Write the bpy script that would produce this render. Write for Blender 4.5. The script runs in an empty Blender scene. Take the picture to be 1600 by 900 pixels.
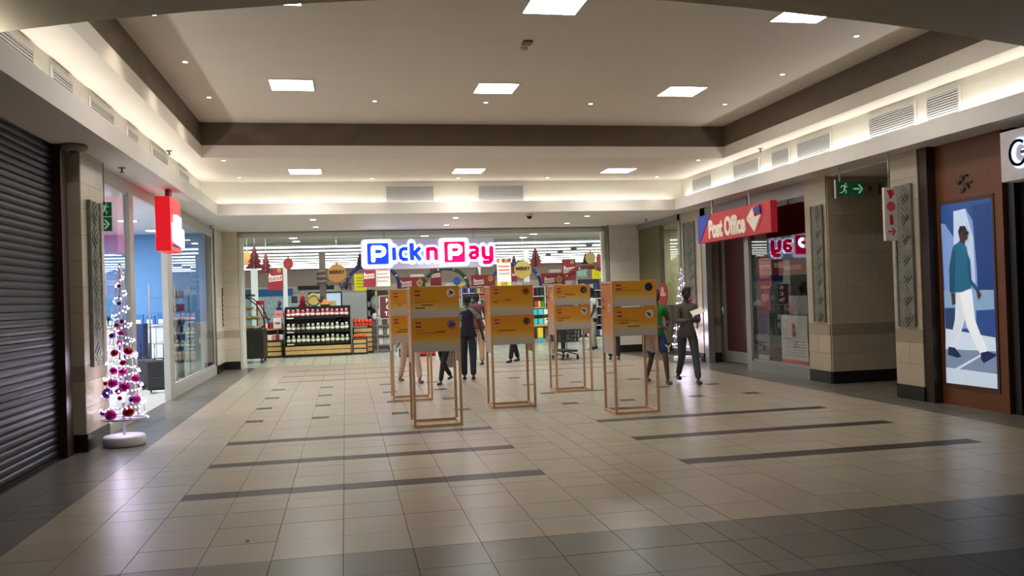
import bpy, bmesh, math, random
from mathutils import Vector, Matrix
random.seed(7)
S = bpy.context.scene
C = S.collection
PI = math.pi
# ------------------------------------------------------------------ camera
H = 1.62
FPX = 1325.7
YAW, PITCH, ROLL = 0.194420, 0.009495, -0.0317587
cy, sy, cp, sp = math.cos(YAW), math.sin(YAW), math.cos(PITCH), math.sin(PITCH)
_f = Vector((sy*cp, cy*cp, sp)); _r = Vector((cy, -sy, 0)); _u = _r.cross(_f)
_c, _s = math.cos(ROLL), math.sin(ROLL)
RIGHT = _c*_r + _s*_u; UP = -_s*_r + _c*_u; FWD = _f
cam_d = bpy.data.cameras.new('camera'); cam = bpy.data.objects.new('camera', cam_d); C.objects.link(cam)
cam_d.sensor_width = 36; cam_d.lens = 36*FPX/1600; cam_d.clip_start = .05; cam_d.clip_end = 300
cam.matrix_world = Matrix(((RIGHT.x, UP.x, -FWD.x, 0), (RIGHT.y, UP.y, -FWD.y, 0), (RIGHT.z, UP.z, -FWD.z, H), (0, 0, 0, 1)))
S.camera = cam
# ------------------------------------------------------------------ world, exposure
W = bpy.data.worlds.new('world'); S.world = W; W.use_nodes = True
W.node_tree.nodes['Background'].inputs[0].default_value = (.9, .85, .8, 1)
W.node_tree.nodes['Background'].inputs[1].default_value = .02
S.view_settings.view_transform = 'Standard'; S.view_settings.look = 'None'
S.view_settings.exposure = 0.15; S.view_settings.gamma = 1
S.cycles.max_bounces = 8; S.cycles.diffuse_bounces = 4; S.cycles.glossy_bounces = 4
S.cycles.transparent_max_bounces = 12; S.cycles.caustics_reflective = False; S.cycles.caustics_refractive = False
S.cycles.sample_clamp_indirect = 4.0
# strengths of the real lamps (tuned here)
L_PANEL = 30.0      # square ceiling panels
L_COVE = 21.0      # watts per metre-ish of each cove strip
L_SPOT = 26.0
L_DOWN = 150.0
L_SHOP = 4.2       # fluorescent rows inside the supermarket
L_BACK = 2.5

# ------------------------------------------------------------------ helpers
def at(px, py, axis, val):
    """the real point on the plane axis=val that the photograph shows at px,py"""
    d = RIGHT*((px-800)/FPX) + UP*(-(py-450)/FPX) + FWD
    o = Vector((0, 0, H)); t = (val-o[axis])/d[axis]
    return o + d*t
def lin(c):
    def g(v):
        v /= 255.
        return v/12.92 if v <= .04045 else ((v+.055)/1.055)**2.4
    return (g(c[0]), g(c[1]), g(c[2]), 1)
MATS = {}
def mat(name, c, rough=.6, metal=0, emit=0, noise=.06, scale=8, bump=0, spec=.5, ecol=None, alpha=None):
    """c is an sRGB 0-255 colour"""
    if name in MATS: return MATS[name]
    m = bpy.data.materials.new(name); m.use_nodes = True; nt = m.node_tree; b = nt.nodes['Principled BSDF']
    col = lin(c)
    b.inputs['Roughness'].default_value = rough; b.inputs['Metallic'].default_value = metal
    b.inputs['Specular IOR Level'].default_value = spec
    if noise or bump:
        tc = nt.nodes.new('ShaderNodeTexCoord'); n = nt.nodes.new('ShaderNodeTexNoise'); n.inputs['Scale'].default_value = scale
        n.inputs['Detail'].default_value = 3
        nt.links.new(tc.outputs['Object'], n.inputs['Vector'])
        r = nt.nodes.new('ShaderNodeValToRGB'); nt.links.new(n.outputs['Fac'], r.inputs[0])
        r.color_ramp.elements[0].position = .3; r.color_ramp.elements[1].position = .7
        r.color_ramp.elements[0].color = tuple(v*(1-noise) for v in col[:3])+(1,)
        r.color_ramp.elements[1].color = tuple(min(1, v*(1+noise)) for v in col[:3])+(1,)
        nt.links.new(r.outputs[0], b.inputs['Base Color'])
        if bump:
            bp = nt.nodes.new('ShaderNodeBump'); bp.inputs['Strength'].default_value = bump; bp.inputs['Distance'].default_value = .01
            nt.links.new(n.outputs['Fac'], bp.inputs['Height']); nt.links.new(bp.outputs[0], b.inputs['Normal'])
    else:
        b.inputs['Base Color'].default_value = col
    if emit:
        b.inputs['Emission Color'].default_value = lin(ecol) if ecol else col
        b.inputs['Emission Strength'].default_value = emit
    MATS[name] = m
    return m
def glass(name, tint=(1, 1, 1), ior=1.5, rough=0.0):
    if name in MATS: return MATS[name]
    m = bpy.data.materials.new(name); m.use_nodes = True; nt = m.node_tree; nt.nodes.clear()
    o = nt.nodes.new('ShaderNodeOutputMaterial'); mx = nt.nodes.new('ShaderNodeMixShader'); t = nt.nodes.new('ShaderNodeBsdfTransparent')
    g = nt.nodes.new('ShaderNodeBsdfGlossy'); g.inputs['Roughness'].default_value = rough; f = nt.nodes.new('ShaderNodeFresnel'); f.inputs[0].default_value = ior
    t.inputs[0].default_value = tint+(1,)
    gm = nt.nodes.new('ShaderNodeNewGeometry'); mu = nt.nodes.new('ShaderNodeMath'); mu.operation = 'MULTIPLY_ADD'; mu.inputs[1].default_value = -1; mu.inputs[2].default_value = 1   # reflect once per pane, on its front face
    nt.links.new(gm.outputs['Backfacing'], mu.inputs[0]); mm = nt.nodes.new('ShaderNodeMath'); mm.operation = 'MULTIPLY'; nt.links.new(mu.outputs[0], mm.inputs[0]); nt.links.new(f.outputs[0], mm.inputs[1])
    nt.links.new(mm.outputs[0], mx.inputs[0]); nt.links.new(t.outputs[0], mx.inputs[1]); nt.links.new(g.outputs[0], mx.inputs[2]); nt.links.new(mx.outputs[0], o.inputs[0])
    MATS[name] = m
    return m
def gradmat(name, stops, axis='Z', lo=0, hi=1, rough=.5, wob=.03, emit=0):
    """print with a colour run along one object axis"""
    if name in MATS: return MATS[name]
    m = bpy.data.materials.new(name); m.use_nodes = True; nt = m.node_tree; b = nt.nodes['Principled BSDF']
    tc = nt.nodes.new('ShaderNodeTexCoord'); sx = nt.nodes.new('ShaderNodeSeparateXYZ'); nt.links.new(tc.outputs['Object'], sx.inputs[0])
    n = nt.nodes.new('ShaderNodeTexNoise'); n.inputs['Scale'].default_value = 2.5; nt.links.new(tc.outputs['Object'], n.inputs['Vector'])
    ma = nt.nodes.new('ShaderNodeMath'); ma.operation = 'MULTIPLY_ADD'; ma.inputs[1].default_value = wob*6; nt.links.new(n.outputs['Fac'], ma.inputs[0]); nt.links.new(sx.outputs[axis], ma.inputs[2])
    mr = nt.nodes.new('ShaderNodeMapRange'); mr.inputs['From Min'].default_value = lo+wob*3; mr.inputs['From Max'].default_value = hi+wob*3
    nt.links.new(ma.outputs[0], mr.inputs[0])
    r = nt.nodes.new('ShaderNodeValToRGB'); nt.links.new(mr.outputs[0], r.inputs[0])
    e = r.color_ramp.elements
    while len(e) < len(stops): e.new(.5)
    for k, (p, c) in enumerate(stops): e[k].position = p; e[k].color = lin(c)
    nt.links.new(r.outputs[0], b.inputs['Base Color']); b.inputs['Roughness'].default_value = rough
    if emit:
        nt.links.new(r.outputs[0], b.inputs['Emission Color']); b.inputs['Emission Strength'].default_value = emit
    MATS[name] = m
    return m
class MB:
    """collects geometry; build() links it as one mesh object"""
    def __init__(s): s.v = []; s.f = []; s.m = []; s.mi = 0; s.sm = []
    def add(s, vs, fs, smooth=False):
        k = len(s.v); s.v += [tuple(v) for v in vs]
        for f in fs: s.f.append(tuple(i+k for i in f)); s.m.append(s.mi); s.sm.append(smooth)
        return s
    def box(s, a, b):
        (x0, y0, z0), (x1, y1, z1) = a, b
        x0, x1 = min(x0, x1), max(x0, x1); y0, y1 = min(y0, y1), max(y0, y1); z0, z1 = min(z0, z1), max(z0, z1)
        return s.add([(x0,y0,z0),(x1,y0,z0),(x1,y1,z0),(x0,y1,z0),(x0,y0,z1),(x1,y0,z1),(x1,y1,z1),(x0,y1,z1)],
                     [(0,3,2,1),(4,5,6,7),(0,1,5,4),(1,2,6,5),(2,3,7,6),(3,0,4,7)])
    def bbox(s, a, b, r=.01):
        """box with a chamfer on its edges"""
        lo = [min(a[i], b[i]) for i in range(3)]; hi = [max(a[i], b[i]) for i in range(3)]
        r = min([r]+[(hi[i]-lo[i])*.45 for i in range(3)])
        bm = bmesh.new(); bmesh.ops.create_cube(bm, size=1)
        for v in bm.verts:
            for i in range(3): v.co[i] = lo[i] if v.co[i] < 0 else hi[i]
        bmesh.ops.bevel(bm, geom=bm.edges[:], offset=r, segments=2, affect='EDGES', profile=.5)
        bm.verts.index_update(); s.add([v.co[:] for v in bm.verts], [[v.index for v in f.verts] for f in bm.faces]); bm.free(); return s
    def beam(s, p, q, w, h=None):
        """square bar between two points"""
        h = h or w; p, q = Vector(p), Vector(q); d = (q-p).normalized()
        a = d.cross(Vector((0, 0, 1)))
        if a.length < 1e-3: a = Vector((1, 0, 0))
        a.normalize(); b = a.cross(d)
        vs = [pt+a*(i*w/2)+b*(j*h/2) for pt in (p, q) for i, j in ((-1,-1),(1,-1),(1,1),(-1,1))]
        return s.add(vs, [(0,1,2,3),(7,6,5,4),(0,4,5,1),(1,5,6,2),(2,6,7,3),(3,7,4,0)])
    def tube(s, pts, r, n=8, cap=True):
        pts = [Vector(p) for p in pts]; k0 = len(s.v); rr = r if isinstance(r, (list, tuple)) else [r]*len(pts)
        up = Vector((0, 0, 1)); vs = []
        for i, p in enumerate(pts):
            d = (pts[min(i+1, len(pts)-1)]-pts[max(i-1, 0)]).normalized()
            a = d.cross(up if abs(d.z) < .95 else Vector((1, 0, 0))).normalized(); b = a.cross(d)
            for j in range(n):
                t = 2*PI*j/n; vs.append(p+(a*math.cos(t)+b*math.sin(t))*rr[i])
        fs = [(i*n+j, i*n+(j+1) % n, (i+1)*n+(j+1) % n, (i+1)*n+j) for i in range(len(pts)-1) for j in range(n)]
        if cap: fs += [tuple(range(n))[::-1], tuple((len(pts)-1)*n+j for j in range(n))]
        return s.add(vs, fs, True)
    def lathe(s, prof, c=(0, 0, 0), n=16, sx=1, sy=1):
        vs = []; fs = []
        for r, z in prof:
            for j in range(n): t = 2*PI*j/n; vs.append((c[0]+r*sx*math.cos(t), c[1]+r*sy*math.sin(t), c[2]+z))
        for i in range(len(prof)-1):
            for j in range(n): fs.append((i*n+j, i*n+(j+1) % n, (i+1)*n+(j+1) % n, (i+1)*n+j))
        fs.append(tuple(range(n))[::-1]); fs.append(tuple((len(prof)-1)*n+j for j in range(n)))
        return s.add(vs, fs, True)
    def ball(s, c, r, n=12, m=8, sx=1, sy=1, sz=1):
        return s.lathe([(max(1e-4, r*math.sin(PI*i/m)), -r*sz*math.cos(PI*i/m)) for i in range(m+1)], c, n, sx, sy)
    def prism(s, pts, o, u, v, t):
        """polygon pts (2d) on the plane o + u*x + v*y, thickness t along u x v"""
        o, u, v = Vector(o), Vector(u), Vector(v); w = u.cross(v).normalized()*t; n = len(pts)
        # ear clipping is left to the renderer-independent triangulator
        from mathutils.geometry import tessellate_polygon
        tri = tessellate_polygon([[Vector((a, b, 0)) for a, b in pts]])
        vs = [o+u*a+v*b for a, b in pts]+[o+u*a+v*b+w for a, b in pts]
        fs = []
        for a, b, c in tri: fs += [(a, b, c), (a+n, c+n, b+n)]
        fs += [(i, (i+1) % n, (i+1) % n+n, i+n) for i in range(n)]
        k = len(s.f); s.add(vs, fs); return s
    def mesh(s, name, mats):
        me = bpy.data.meshes.new(name); me.from_pydata(s.v, [], s.f)
        for m in (mats if isinstance(mats, (list, tuple)) else [mats]): me.materials.append(m)
        me.polygons.foreach_set('material_index', s.m); me.polygons.foreach_set('use_smooth', s.sm)
        bm = bmesh.new(); bm.from_mesh(me); bmesh.ops.recalc_face_normals(bm, faces=bm.faces[:]); bm.to_mesh(me); bm.free()
        me.update(); return me
    def build(s, name, mats, parent=None, loc=None, rot=None):
        return put(name, s.mesh(name, mats), parent, loc, rot)
def put(name, me, parent=None, loc=None, rot=None, scale=None):
    o = bpy.data.objects.new(name, me); C.objects.link(o)
    if parent: o.parent = parent
    if loc: o.location = loc
    if rot: o.rotation_euler = rot
    if scale: o.scale = scale
    return o
def empty(name, loc=(0, 0, 0), rz=0):
    o = bpy.data.objects.new(name, None); C.objects.link(o); o.location = loc; o.rotation_euler = (0, 0, rz); o.empty_display_size = .1
    return o
def tag(o, label, cat, group=None):
    o['label'] = label; o['category'] = cat
    if group: o['group'] = group
    return o
def struct(o): o['kind'] = 'structure'; return o
def kids(o): return [x for x in bpy.data.objects if x.parent == o]
def copy_tree(o, parent=None, loc=None, rz=None):
    c = o.copy(); C.objects.link(c)
    if parent: c.parent = parent
    if loc: c.location = loc
    if rz is not None: c.rotation_euler = (0, 0, rz)
    for ch in kids(o): copy_tree(ch, c)
    return c
TXT = {}
def text_mesh(body, size, depth=.004, bold=0, m=None, spacing=1.0):
    cu = bpy.data.curves.new('t', 'FONT'); cu.body = body; cu.size = size; cu.extrude = depth; cu.offset = bold
    cu.align_x = 'CENTER'; cu.align_y = 'CENTER'; cu.space_character = spacing; cu.resolution_u = 3
    o = bpy.data.objects.new('t', cu); C.objects.link(o); dg = bpy.context.evaluated_depsgraph_get(); dg.update()
    me = bpy.data.meshes.new_from_object(o.evaluated_get(dg)); bpy.data.objects.remove(o); bpy.data.curves.remove(cu)
    me.materials.clear()
    if m: me.materials.append(m)
    return me
def circle(r, n=24, cx=0, cy=0, sy=1): return [(cx+r*math.cos(2*PI*i/n), cy+r*sy*math.sin(2*PI*i/n)) for i in range(n)]
def rrect(x0, y0, x1, y1, r, n=5):
    out = []
    for cx, cy_, a0 in ((x1-r, y1-r, 0), (x0+r, y1-r, 90), (x0+r, y0+r, 180), (x1-r, y0+r, 270)):
        for i in range(n+1): a = math.radians(a0+90*i/n); out.append((cx+r*math.cos(a), cy_+r*math.sin(a)))
    return out
XL, XR = -3.05, 7.85     # shopfront planes left and right
YF = 22.4                # supermarket front
ZS = 3.45                # low soffit

# ------------------------------------------------------------------ materials of the shell
paint = mat('ceiling_paint', (232, 222, 209), .75, noise=.015, scale=1.5)
paint_far = mat('soffit_paint', (230, 224, 217), .6, noise=.015, scale=1.5)
soffit_near = mat('soffit_olive_paint', (176, 166, 142), .7, noise=.02, scale=1)
black = mat('black_stone', (28, 27, 25), .25, noise=.2, scale=30)
alu = mat('brushed_aluminium', (158, 158, 152), .35, metal=.6, noise=.04, scale=20)
alu_white = mat('pale_frame', (190, 192, 188), .4, noise=.02)
chrome = mat('chrome', (210, 210, 212), .12, metal=1, noise=0)
def tilemat(name, c, var=.1, rough=.29, bump=.02):
    """glazed floor tile: a shade of its own per piece, cloudy grain"""
    m = bpy.data.materials.new(name); m.use_nodes = True; nt = m.node_tree; b = nt.nodes['Principled BSDF']; col = lin(c)
    oi = nt.nodes.new('ShaderNodeObjectInfo'); tc = nt.nodes.new('ShaderNodeNewGeometry'); n = nt.nodes.new('ShaderNodeTexNoise'); n.inputs['Scale'].default_value = 1.7; n.inputs['Detail'].default_value = 6
    nt.links.new(tc.outputs['Position'], n.inputs['Vector'])
    ad = nt.nodes.new('ShaderNodeMath'); ad.operation = 'MULTIPLY_ADD'; ad.inputs[1].default_value = .45; nt.links.new(oi.outputs['Random'], ad.inputs[0]); nt.links.new(n.outputs['Fac'], ad.inputs[2])
    r = nt.nodes.new('ShaderNodeValToRGB'); nt.links.new(ad.outputs[0], r.inputs[0]); r.color_ramp.elements[0].position = .3; r.color_ramp.elements[1].position = 1.1
    r.color_ramp.elements[0].color = tuple(v*(1-var) for v in col[:3])+(1,); r.color_ramp.elements[1].color = tuple(v*(1+var) for v in col[:3])+(1,)
    nt.links.new(r.outputs[0], b.inputs['Base Color'])
    b.inputs['Roughness'].default_value = rough; b.inputs['Specular IOR Level'].default_value = .38
    MATS[name] = m; return m
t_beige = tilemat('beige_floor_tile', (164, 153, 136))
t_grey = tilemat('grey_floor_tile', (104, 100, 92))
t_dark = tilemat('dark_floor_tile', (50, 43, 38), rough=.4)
grout = mat('grout', (62, 53, 44), .9, noise=.05)

# ------------------------------------------------------------------ floor
XE = [-2.29,-1.84,-1.397,-.95,-.507,-.06,.387,.834,1.28,1.73,2.17,2.40,2.62,3.09,3.53,3.98,4.43,4.87,5.33,5.78,6.25,6.72,7.19]
floor = struct(MB().box((-9, -6, -.1), (12, 22.6, -.006)).build('floor', grout))
def unit_tile(m, name): return MB().box((-.5, -.5, -1), (.5, .5, 0)).mesh(name, m)
UT = {k: unit_tile(m, 'floor_tile') for k, m in (('b', t_beige), ('g', t_grey), ('d', t_dark))}
tiles = []   # (x0,x1,y0,y1,kind)
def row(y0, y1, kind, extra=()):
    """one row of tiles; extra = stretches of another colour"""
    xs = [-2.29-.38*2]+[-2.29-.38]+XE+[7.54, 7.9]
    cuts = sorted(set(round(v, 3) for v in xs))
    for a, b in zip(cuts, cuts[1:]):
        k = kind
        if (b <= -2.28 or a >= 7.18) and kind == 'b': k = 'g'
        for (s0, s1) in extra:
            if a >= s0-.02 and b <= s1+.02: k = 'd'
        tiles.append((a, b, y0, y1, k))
def row_dash(y0, y1, starts, w=.23):
    xs = [-3.05, -2.67]+XE+[7.54, 7.9]
    for s_ in starts: xs += [s_, s_+w]
    cuts = []
    for v in sorted(xs):
        if not cuts or v-cuts[-1] > .06: cuts.append(v)
        elif any(abs(v-s_) < .001 or abs(v-s_-w) < .001 for s_ in starts): cuts[-1] = v
    for a, b in zip(cuts, cuts[1:]):
        k = 'g' if (b <= -2.28 or a >= 7.18) else 'b'
        if any(a >= s_-.01 and b <= s_+w+.01 for s_ in starts): k = 'd'
        tiles.append((a, b, y0, y1, k))
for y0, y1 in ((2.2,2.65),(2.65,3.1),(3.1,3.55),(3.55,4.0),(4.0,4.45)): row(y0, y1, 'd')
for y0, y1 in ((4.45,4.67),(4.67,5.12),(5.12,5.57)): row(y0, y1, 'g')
st = ((-1.41, 1.74), (3.08, 6.26))
for y0, y1 in ((5.57,6.01),(6.01,6.47),(6.47,6.93),(6.93,7.25),(7.25,7.48)): row(y0, y1, 'b')
row(7.48, 7.71, 'b', st)
for y0, y1 in ((7.71,8.16),(8.16,8.62),(8.62,8.88)): row(y0, y1, 'b')
row(8.88, 9.10, 'b', st)
for y0, y1 in ((9.10,9.55),(9.55,10.0),(10.0,10.27)): row(y0, y1, 'b')
row(10.27, 10.49, 'b', st)
for y0, y1 in ((10.49,10.94),(10.94,11.39),(11.39,11.84),(11.84,12.12)): row(y0, y1, 'b')
DS = (-1.397, -.507, .61, 1.5, 3.12, 4.01, 5.12, 6.03)
ys = [12.12, 13.55, 15.0, 16.4]
for i, y in enumerate(ys):
    row_dash(y, y+.22, DS)
    nx = ys[i+1] if i < 3 else 17.9
    n = 3; h = (nx-y-.22)/n
    for k in range(n): row(y+.22+k*h, y+.22+(k+1)*h, 'b')
for i, y in enumerate((17.9, 19.2, 20.6)):
    row(y, y+.13, 'b', st)
    nx = (19.2, 20.6, 22.5)[i]; n = (3, 3, 4)[i]; h = (nx-y-.13)/n
    for k in range(n): row(y+.13+k*h, y+.13+(k+1)*h, 'b')
def inview(x, y):
    v = Vector((x, y, -H)); z = v.dot(FWD)
    if z < .3: return False
    px, py = 800+FPX*v.dot(RIGHT)/z, 450-FPX*v.dot(UP)/z
    return -40 < px < 1640 and py < 940
near = [t for t in tiles if any(inview(x, y) for x in t[:2] for y in t[2:4])]
near.sort(key=lambda t: t[2])
near = near[:300]; ns = set(near)
G = .0045
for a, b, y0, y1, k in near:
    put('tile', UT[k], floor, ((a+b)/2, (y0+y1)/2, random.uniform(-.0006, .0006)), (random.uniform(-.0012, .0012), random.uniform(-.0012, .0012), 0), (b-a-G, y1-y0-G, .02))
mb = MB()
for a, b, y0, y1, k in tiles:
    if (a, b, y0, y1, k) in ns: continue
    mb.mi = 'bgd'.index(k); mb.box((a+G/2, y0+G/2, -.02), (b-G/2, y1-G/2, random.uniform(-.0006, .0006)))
for i in range(5):                                   # corridor floor on the right, shop floors
    for j in range(5): mb.mi = 1; mb.box((7.9+i*.55+.003, 10.4+j*.5+.003, -.02), (8.45+i*.55, 10.9+j*.5, 0))
o = mb.build('floor_tile_field', [t_beige, t_grey, t_dark], floor); o['kind'] = 'stuff'

mb = MB()
p_ = at(386, 846, 2, 0)
mb.prism(circle(.012, 9, p_.x, p_.y+.02), (0, 0, .001), (1, 0, 0), (0, 1, 0), .0012); mb.prism([(p_.x-.008, p_.y-.035), (p_.x+.012, p_.y-.02), (p_.x+.016, p_.y), (p_.x+.008, p_.y-.012), (p_.x-.008, p_.y-.024)], (0, 0, .001), (1, 0, 0), (0, 1, 0), .0012)
mb.build('scuff_mark', mat('scuff_brown', (70, 54, 40), .7), floor)
# ------------------------------------------------------------------ ceiling
ceil = struct(MB().box((-2.5, 5, 4.80), (7.46, 15.5, 4.90)).build('ceiling', paint))
mb = MB()                                            # low ceiling ring and its lip
mb.box((-2.95, 5, 4.18), (-2.44, 18.55, 4.24)); mb.box((7.40, 5, 4.18), (7.8, 18.55, 4.24)); mb.box((-2.44, 15.48, 4.18), (7.40, 18.55, 4.24))
mb.box((-2.44, 5, 4.18), (-2.36, 15.48, 4.40)); mb.box((7.32, 5, 4.18), (7.40, 15.48, 4.40)); mb.box((-2.36, 15.4, 4.18), (7.32, 15.48, 4.40))
struct(mb.build('ceiling_ring', paint))
def bandmat():
    m = bpy.data.materials.new('carved_brown_band'); m.use_nodes = True; nt = m.node_tree; b = nt.nodes['Principled BSDF']
    tc = nt.nodes.new('ShaderNodeTexCoord'); mp = nt.nodes.new('ShaderNodeSeparateXYZ'); nt.links.new(tc.outputs['Object'], mp.inputs[0])
    def M(op, a, b_=None, c=None):
        n = nt.nodes.new('ShaderNodeMath'); n.operation = op
        for i, v in enumerate((a, b_, c)):
            if v is None: continue
            if isinstance(v, (int, float)): n.inputs[i].default_value = v
            else: nt.links.new(v, n.inputs[i])
        return n.outputs[0]
    u = M('ADD', mp.outputs['X'], mp.outputs['Y'])
    tri = M('PINGPONG', u, .45); z = M('ABSOLUTE', M('SUBTRACT', mp.outputs['Z'], 4.6))
    w = M('SINE', M('MULTIPLY', M('ADD', tri, M('MULTIPLY', z, 1.6)), 200))
    bp = nt.nodes.new('ShaderNodeBump'); bp.inputs['Strength'].default_value = .6; bp.inputs['Distance'].default_value = .02; nt.links.new(w, bp.inputs['Height']); nt.links.new(bp.outputs[0], b.inputs['Normal'])
    mr = nt.nodes.new('ShaderNodeMapRange'); mr.inputs['From Min'].default_value = -1; nt.links.new(w, mr.inputs[0])
    mx = nt.nodes.new('ShaderNodeMix'); mx.data_type = 'RGBA'; nt.links.new(mr.outputs[0], mx.inputs[0]); mx.inputs[6].default_value = lin((98, 84, 68)); mx.inputs[7].default_value = lin((142, 124, 104))
    nt.links.new(mx.outputs[2], b.inputs['Base Color']); b.inputs['Roughness'].default_value = .45
    return m
band = bandmat()
mb = MB(); mb.box((-2.50, 5, 4.402), (-2.375, 15.415, 4.798)); mb.box((7.335, 5, 4.402), (7.46, 15.415, 4.798)); mb.box((-2.375, 15.415, 4.402), (7.335, 15.49, 4.798))
struct(mb.build('trim_1', band))
mb = MB()                                            # cove walls and low soffits with their fascias
mb.box((-2.95, -6, 3.5), (-2.85, 18.55, 4.2)); mb.box((7.70, -6, 3.5), (7.80, 18.55, 4.2)); mb.box((-2.9, 18.45, 3.5), (7.75, 18.55, 4.2))
struct(mb.build('wall_cove', mat('cove_paint', (226, 222, 208), .8, noise=.01)))
mb = MB()
mb.box((-3.4, -6, 3.45), (-2.56, 22.7, 3.50)); mb.box((7.44, -6, 3.45), (8.2, 22.7, 3.50)); mb.box((-2.56, 18.16, 3.45), (7.44, 22.4, 3.50))
mb.box((-2.56, -6, 3.45), (-2.5, 18.16, 3.69)); mb.box((7.38, -6, 3.45), (7.44, 18.16, 3.69)); mb.box((-2.5, 18.1, 3.45), (7.38, 18.16, 3.69))
mb.box((-3.4, 18.58, 3.52), (8.2, 22.7, 4.2))
struct(mb.build('ceiling_soffit', paint_far))
arc = [(-3.3,7.83),(-2.69,7.55),(-1.92,7.2),(-1.1,6.89),(-.17,6.6),(.7,6.40),(1.7,6.27),(2.59,6.27),(3.23,6.36),(4.47,6.58),(5.17,6.74),(5.9,6.94),(6.55,7.12),(7.4,7.42),(7.75,7.56)]
P = [(-3.3,-6)]+arc+[(7.75,-6)]
mb = MB(); n = len(P); mb.prism([(x, y) for x, y in P], (0, 0, 3.9), (1, 0, 0), (0, 1, 0), 1.1)
struct(mb.build('ceiling_beam', soffit_near))
# closing walls behind the photographer
struct(MB().box((-3.4, -6.1, 0), (8.2, -6, 5)).build('wall_back', mat('back_wall_paint', (150, 140, 125), .8)))

# lamps -------------------------------------------------------------
def area(name, loc, sx, sy, power, rot=(0, 0, 0), col=(1, .96, .9), spread=PI):
    l = bpy.data.lights.new(name, 'AREA'); l.shape = 'RECTANGLE'; l.size = sx; l.size_y = sy; l.energy = power; l.color = col; l.spread = spread
    o = bpy.data.objects.new(name, l); C.objects.link(o); o.location = loc; o.rotation_euler = rot; return o
panel_e = mat('panel_diffuser', (255, 252, 246), .5, emit=L_PANEL, noise=0)
white_metal = mat('white_metal', (220, 218, 212), .5, noise=.01)
NAMES9 = ['back left', 'back middle', 'back right', 'near left', 'near middle', 'near right']
def panel(x, y, z, label, grp):
    e = empty('ceiling_panel_light', (x, y, z)); tag(e, label, 'ceiling light', grp)
    s_ = .30; mb = MB()
    for a in ((-s_-.02, -s_-.02, s_+.02, -s_), (-s_-.02, s_, s_+.02, s_+.02), (-s_-.02, -s_, -s_, s_), (s_, -s_, s_+.02, s_)):
        mb.box((a[0], a[1], -.012), (a[2], a[3], 0))
    mb.build('frame', white_metal, e); MB().box((-s_, -s_, -.008), (s_, s_, .0)).build('diffuser', panel_e, e)
px3 = (-.67, 2.35, 5.36)
for j, y in enumerate((12.7, 8.97)):
    for i, x in enumerate(px3):
        panel(x, y, 4.80, 'square light panel in the raised ceiling, ' + ('far row' if j == 0 else 'row nearer the viewer') + ', ' + ('left', 'middle', 'right')[i], 'square panels in the raised ceiling')
for i, x in enumerate((-.69, 2.52, 5.68)):
    panel(x, 16.95, 4.18, 'square light panel in the low ceiling before the far bulkhead, ' + ('left', 'middle', 'right')[i], 'square panels in the low ceiling')
spot_e = mat('spot_lens', (255, 246, 225), .4, emit=10, noise=0)
spot_me = MB().lathe([(.032, -.006), (.030, -.001)], n=12).mesh('lens', spot_e); ring_me = MB().lathe([(.05, -.004), (.052, 0)], n=16).mesh('rim', white_metal)
def spot(x, y, z, label, grp, power, r=1.0, blend=.6, ang=70, col=(1, .9, .72)):
    e = empty('downlight', (x, y, z)); tag(e, label, 'ceiling light', grp); put('rim', ring_me, e, scale=(r, r, 1)); put('lens', spot_me, e, scale=(r, r, 1))
    l = bpy.data.lights.new('downlight_beam', 'SPOT'); l.energy = power; l.spot_size = math.radians(ang); l.spot_blend = blend; l.color = col; l.shadow_soft_size = .03
    o = bpy.data.objects.new('downlight_beam', l); C.objects.link(o); o.parent = e; o.location = (0, 0, -.012)
for i, y in enumerate((9.73, 11.6, 13.55)):
    for x, sd in ((-1.95, 'left'), (6.50, 'right')):
        spot(x, y, 4.80, 'small warm spotlight at the %s edge of the raised ceiling, %s' % (sd, ('nearest', 'second', 'third and farthest')[i]), 'small spots in the raised ceiling', L_SPOT, ang=110)
for i, x in enumerate((.555, 2.35, 4.13)):
    spot(x, 13.65, 4.80, 'small warm spotlight near the far brown band, ' + ('left', 'middle', 'right')[i], 'small spots in the raised ceiling', L_SPOT, ang=110)
for i, (x, y) in enumerate(((-2.04,15.68),(-2.02,17.8),(.62,18.0),(2.45,18.0),(4.41,18.0),(6.9,17.9),(6.9,15.65))):
    spot(x, y, 4.18, 'small warm spotlight in the low ceiling, ' + ('at its left front corner', 'at its left back corner', 'back row, left of the first louvre', 'back row, between the two louvres', 'back row, right of the second louvre', 'at its right back corner', 'at its right front corner')[i], 'small spots in the low ceiling', L_SPOT*.6)
for i, x in enumerate((-.65, 2.53, 5.65)):
    for y, w in ((19.25, 'front'), (21.1, 'back')):
        spot(x, y, ZS, 'round white downlight over the supermarket entrance, %s of the %s pair' % (w, ('left', 'middle', 'right')[i]), 'round downlights over the entrance', L_DOWN, 2.0, ang=140, col=(1, .97, .93))
# hidden strip lamps lying in the cove behind the fascias
for nm, loc, sx, sy in (('cove_strip_left', (-2.79, 6.0, 3.70), .05, 24.4), ('cove_strip_right', (7.64, 6.0, 3.74), .05, 24.4), ('cove_strip_far', (2.43, 18.36, 3.68), 10, .05)):
    area(nm, loc, sx, sy, L_COVE*max(sx, sy)/6*(.42 if sx > 1 else .72), (PI, 0, 0), (1, .99, .95))
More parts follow.
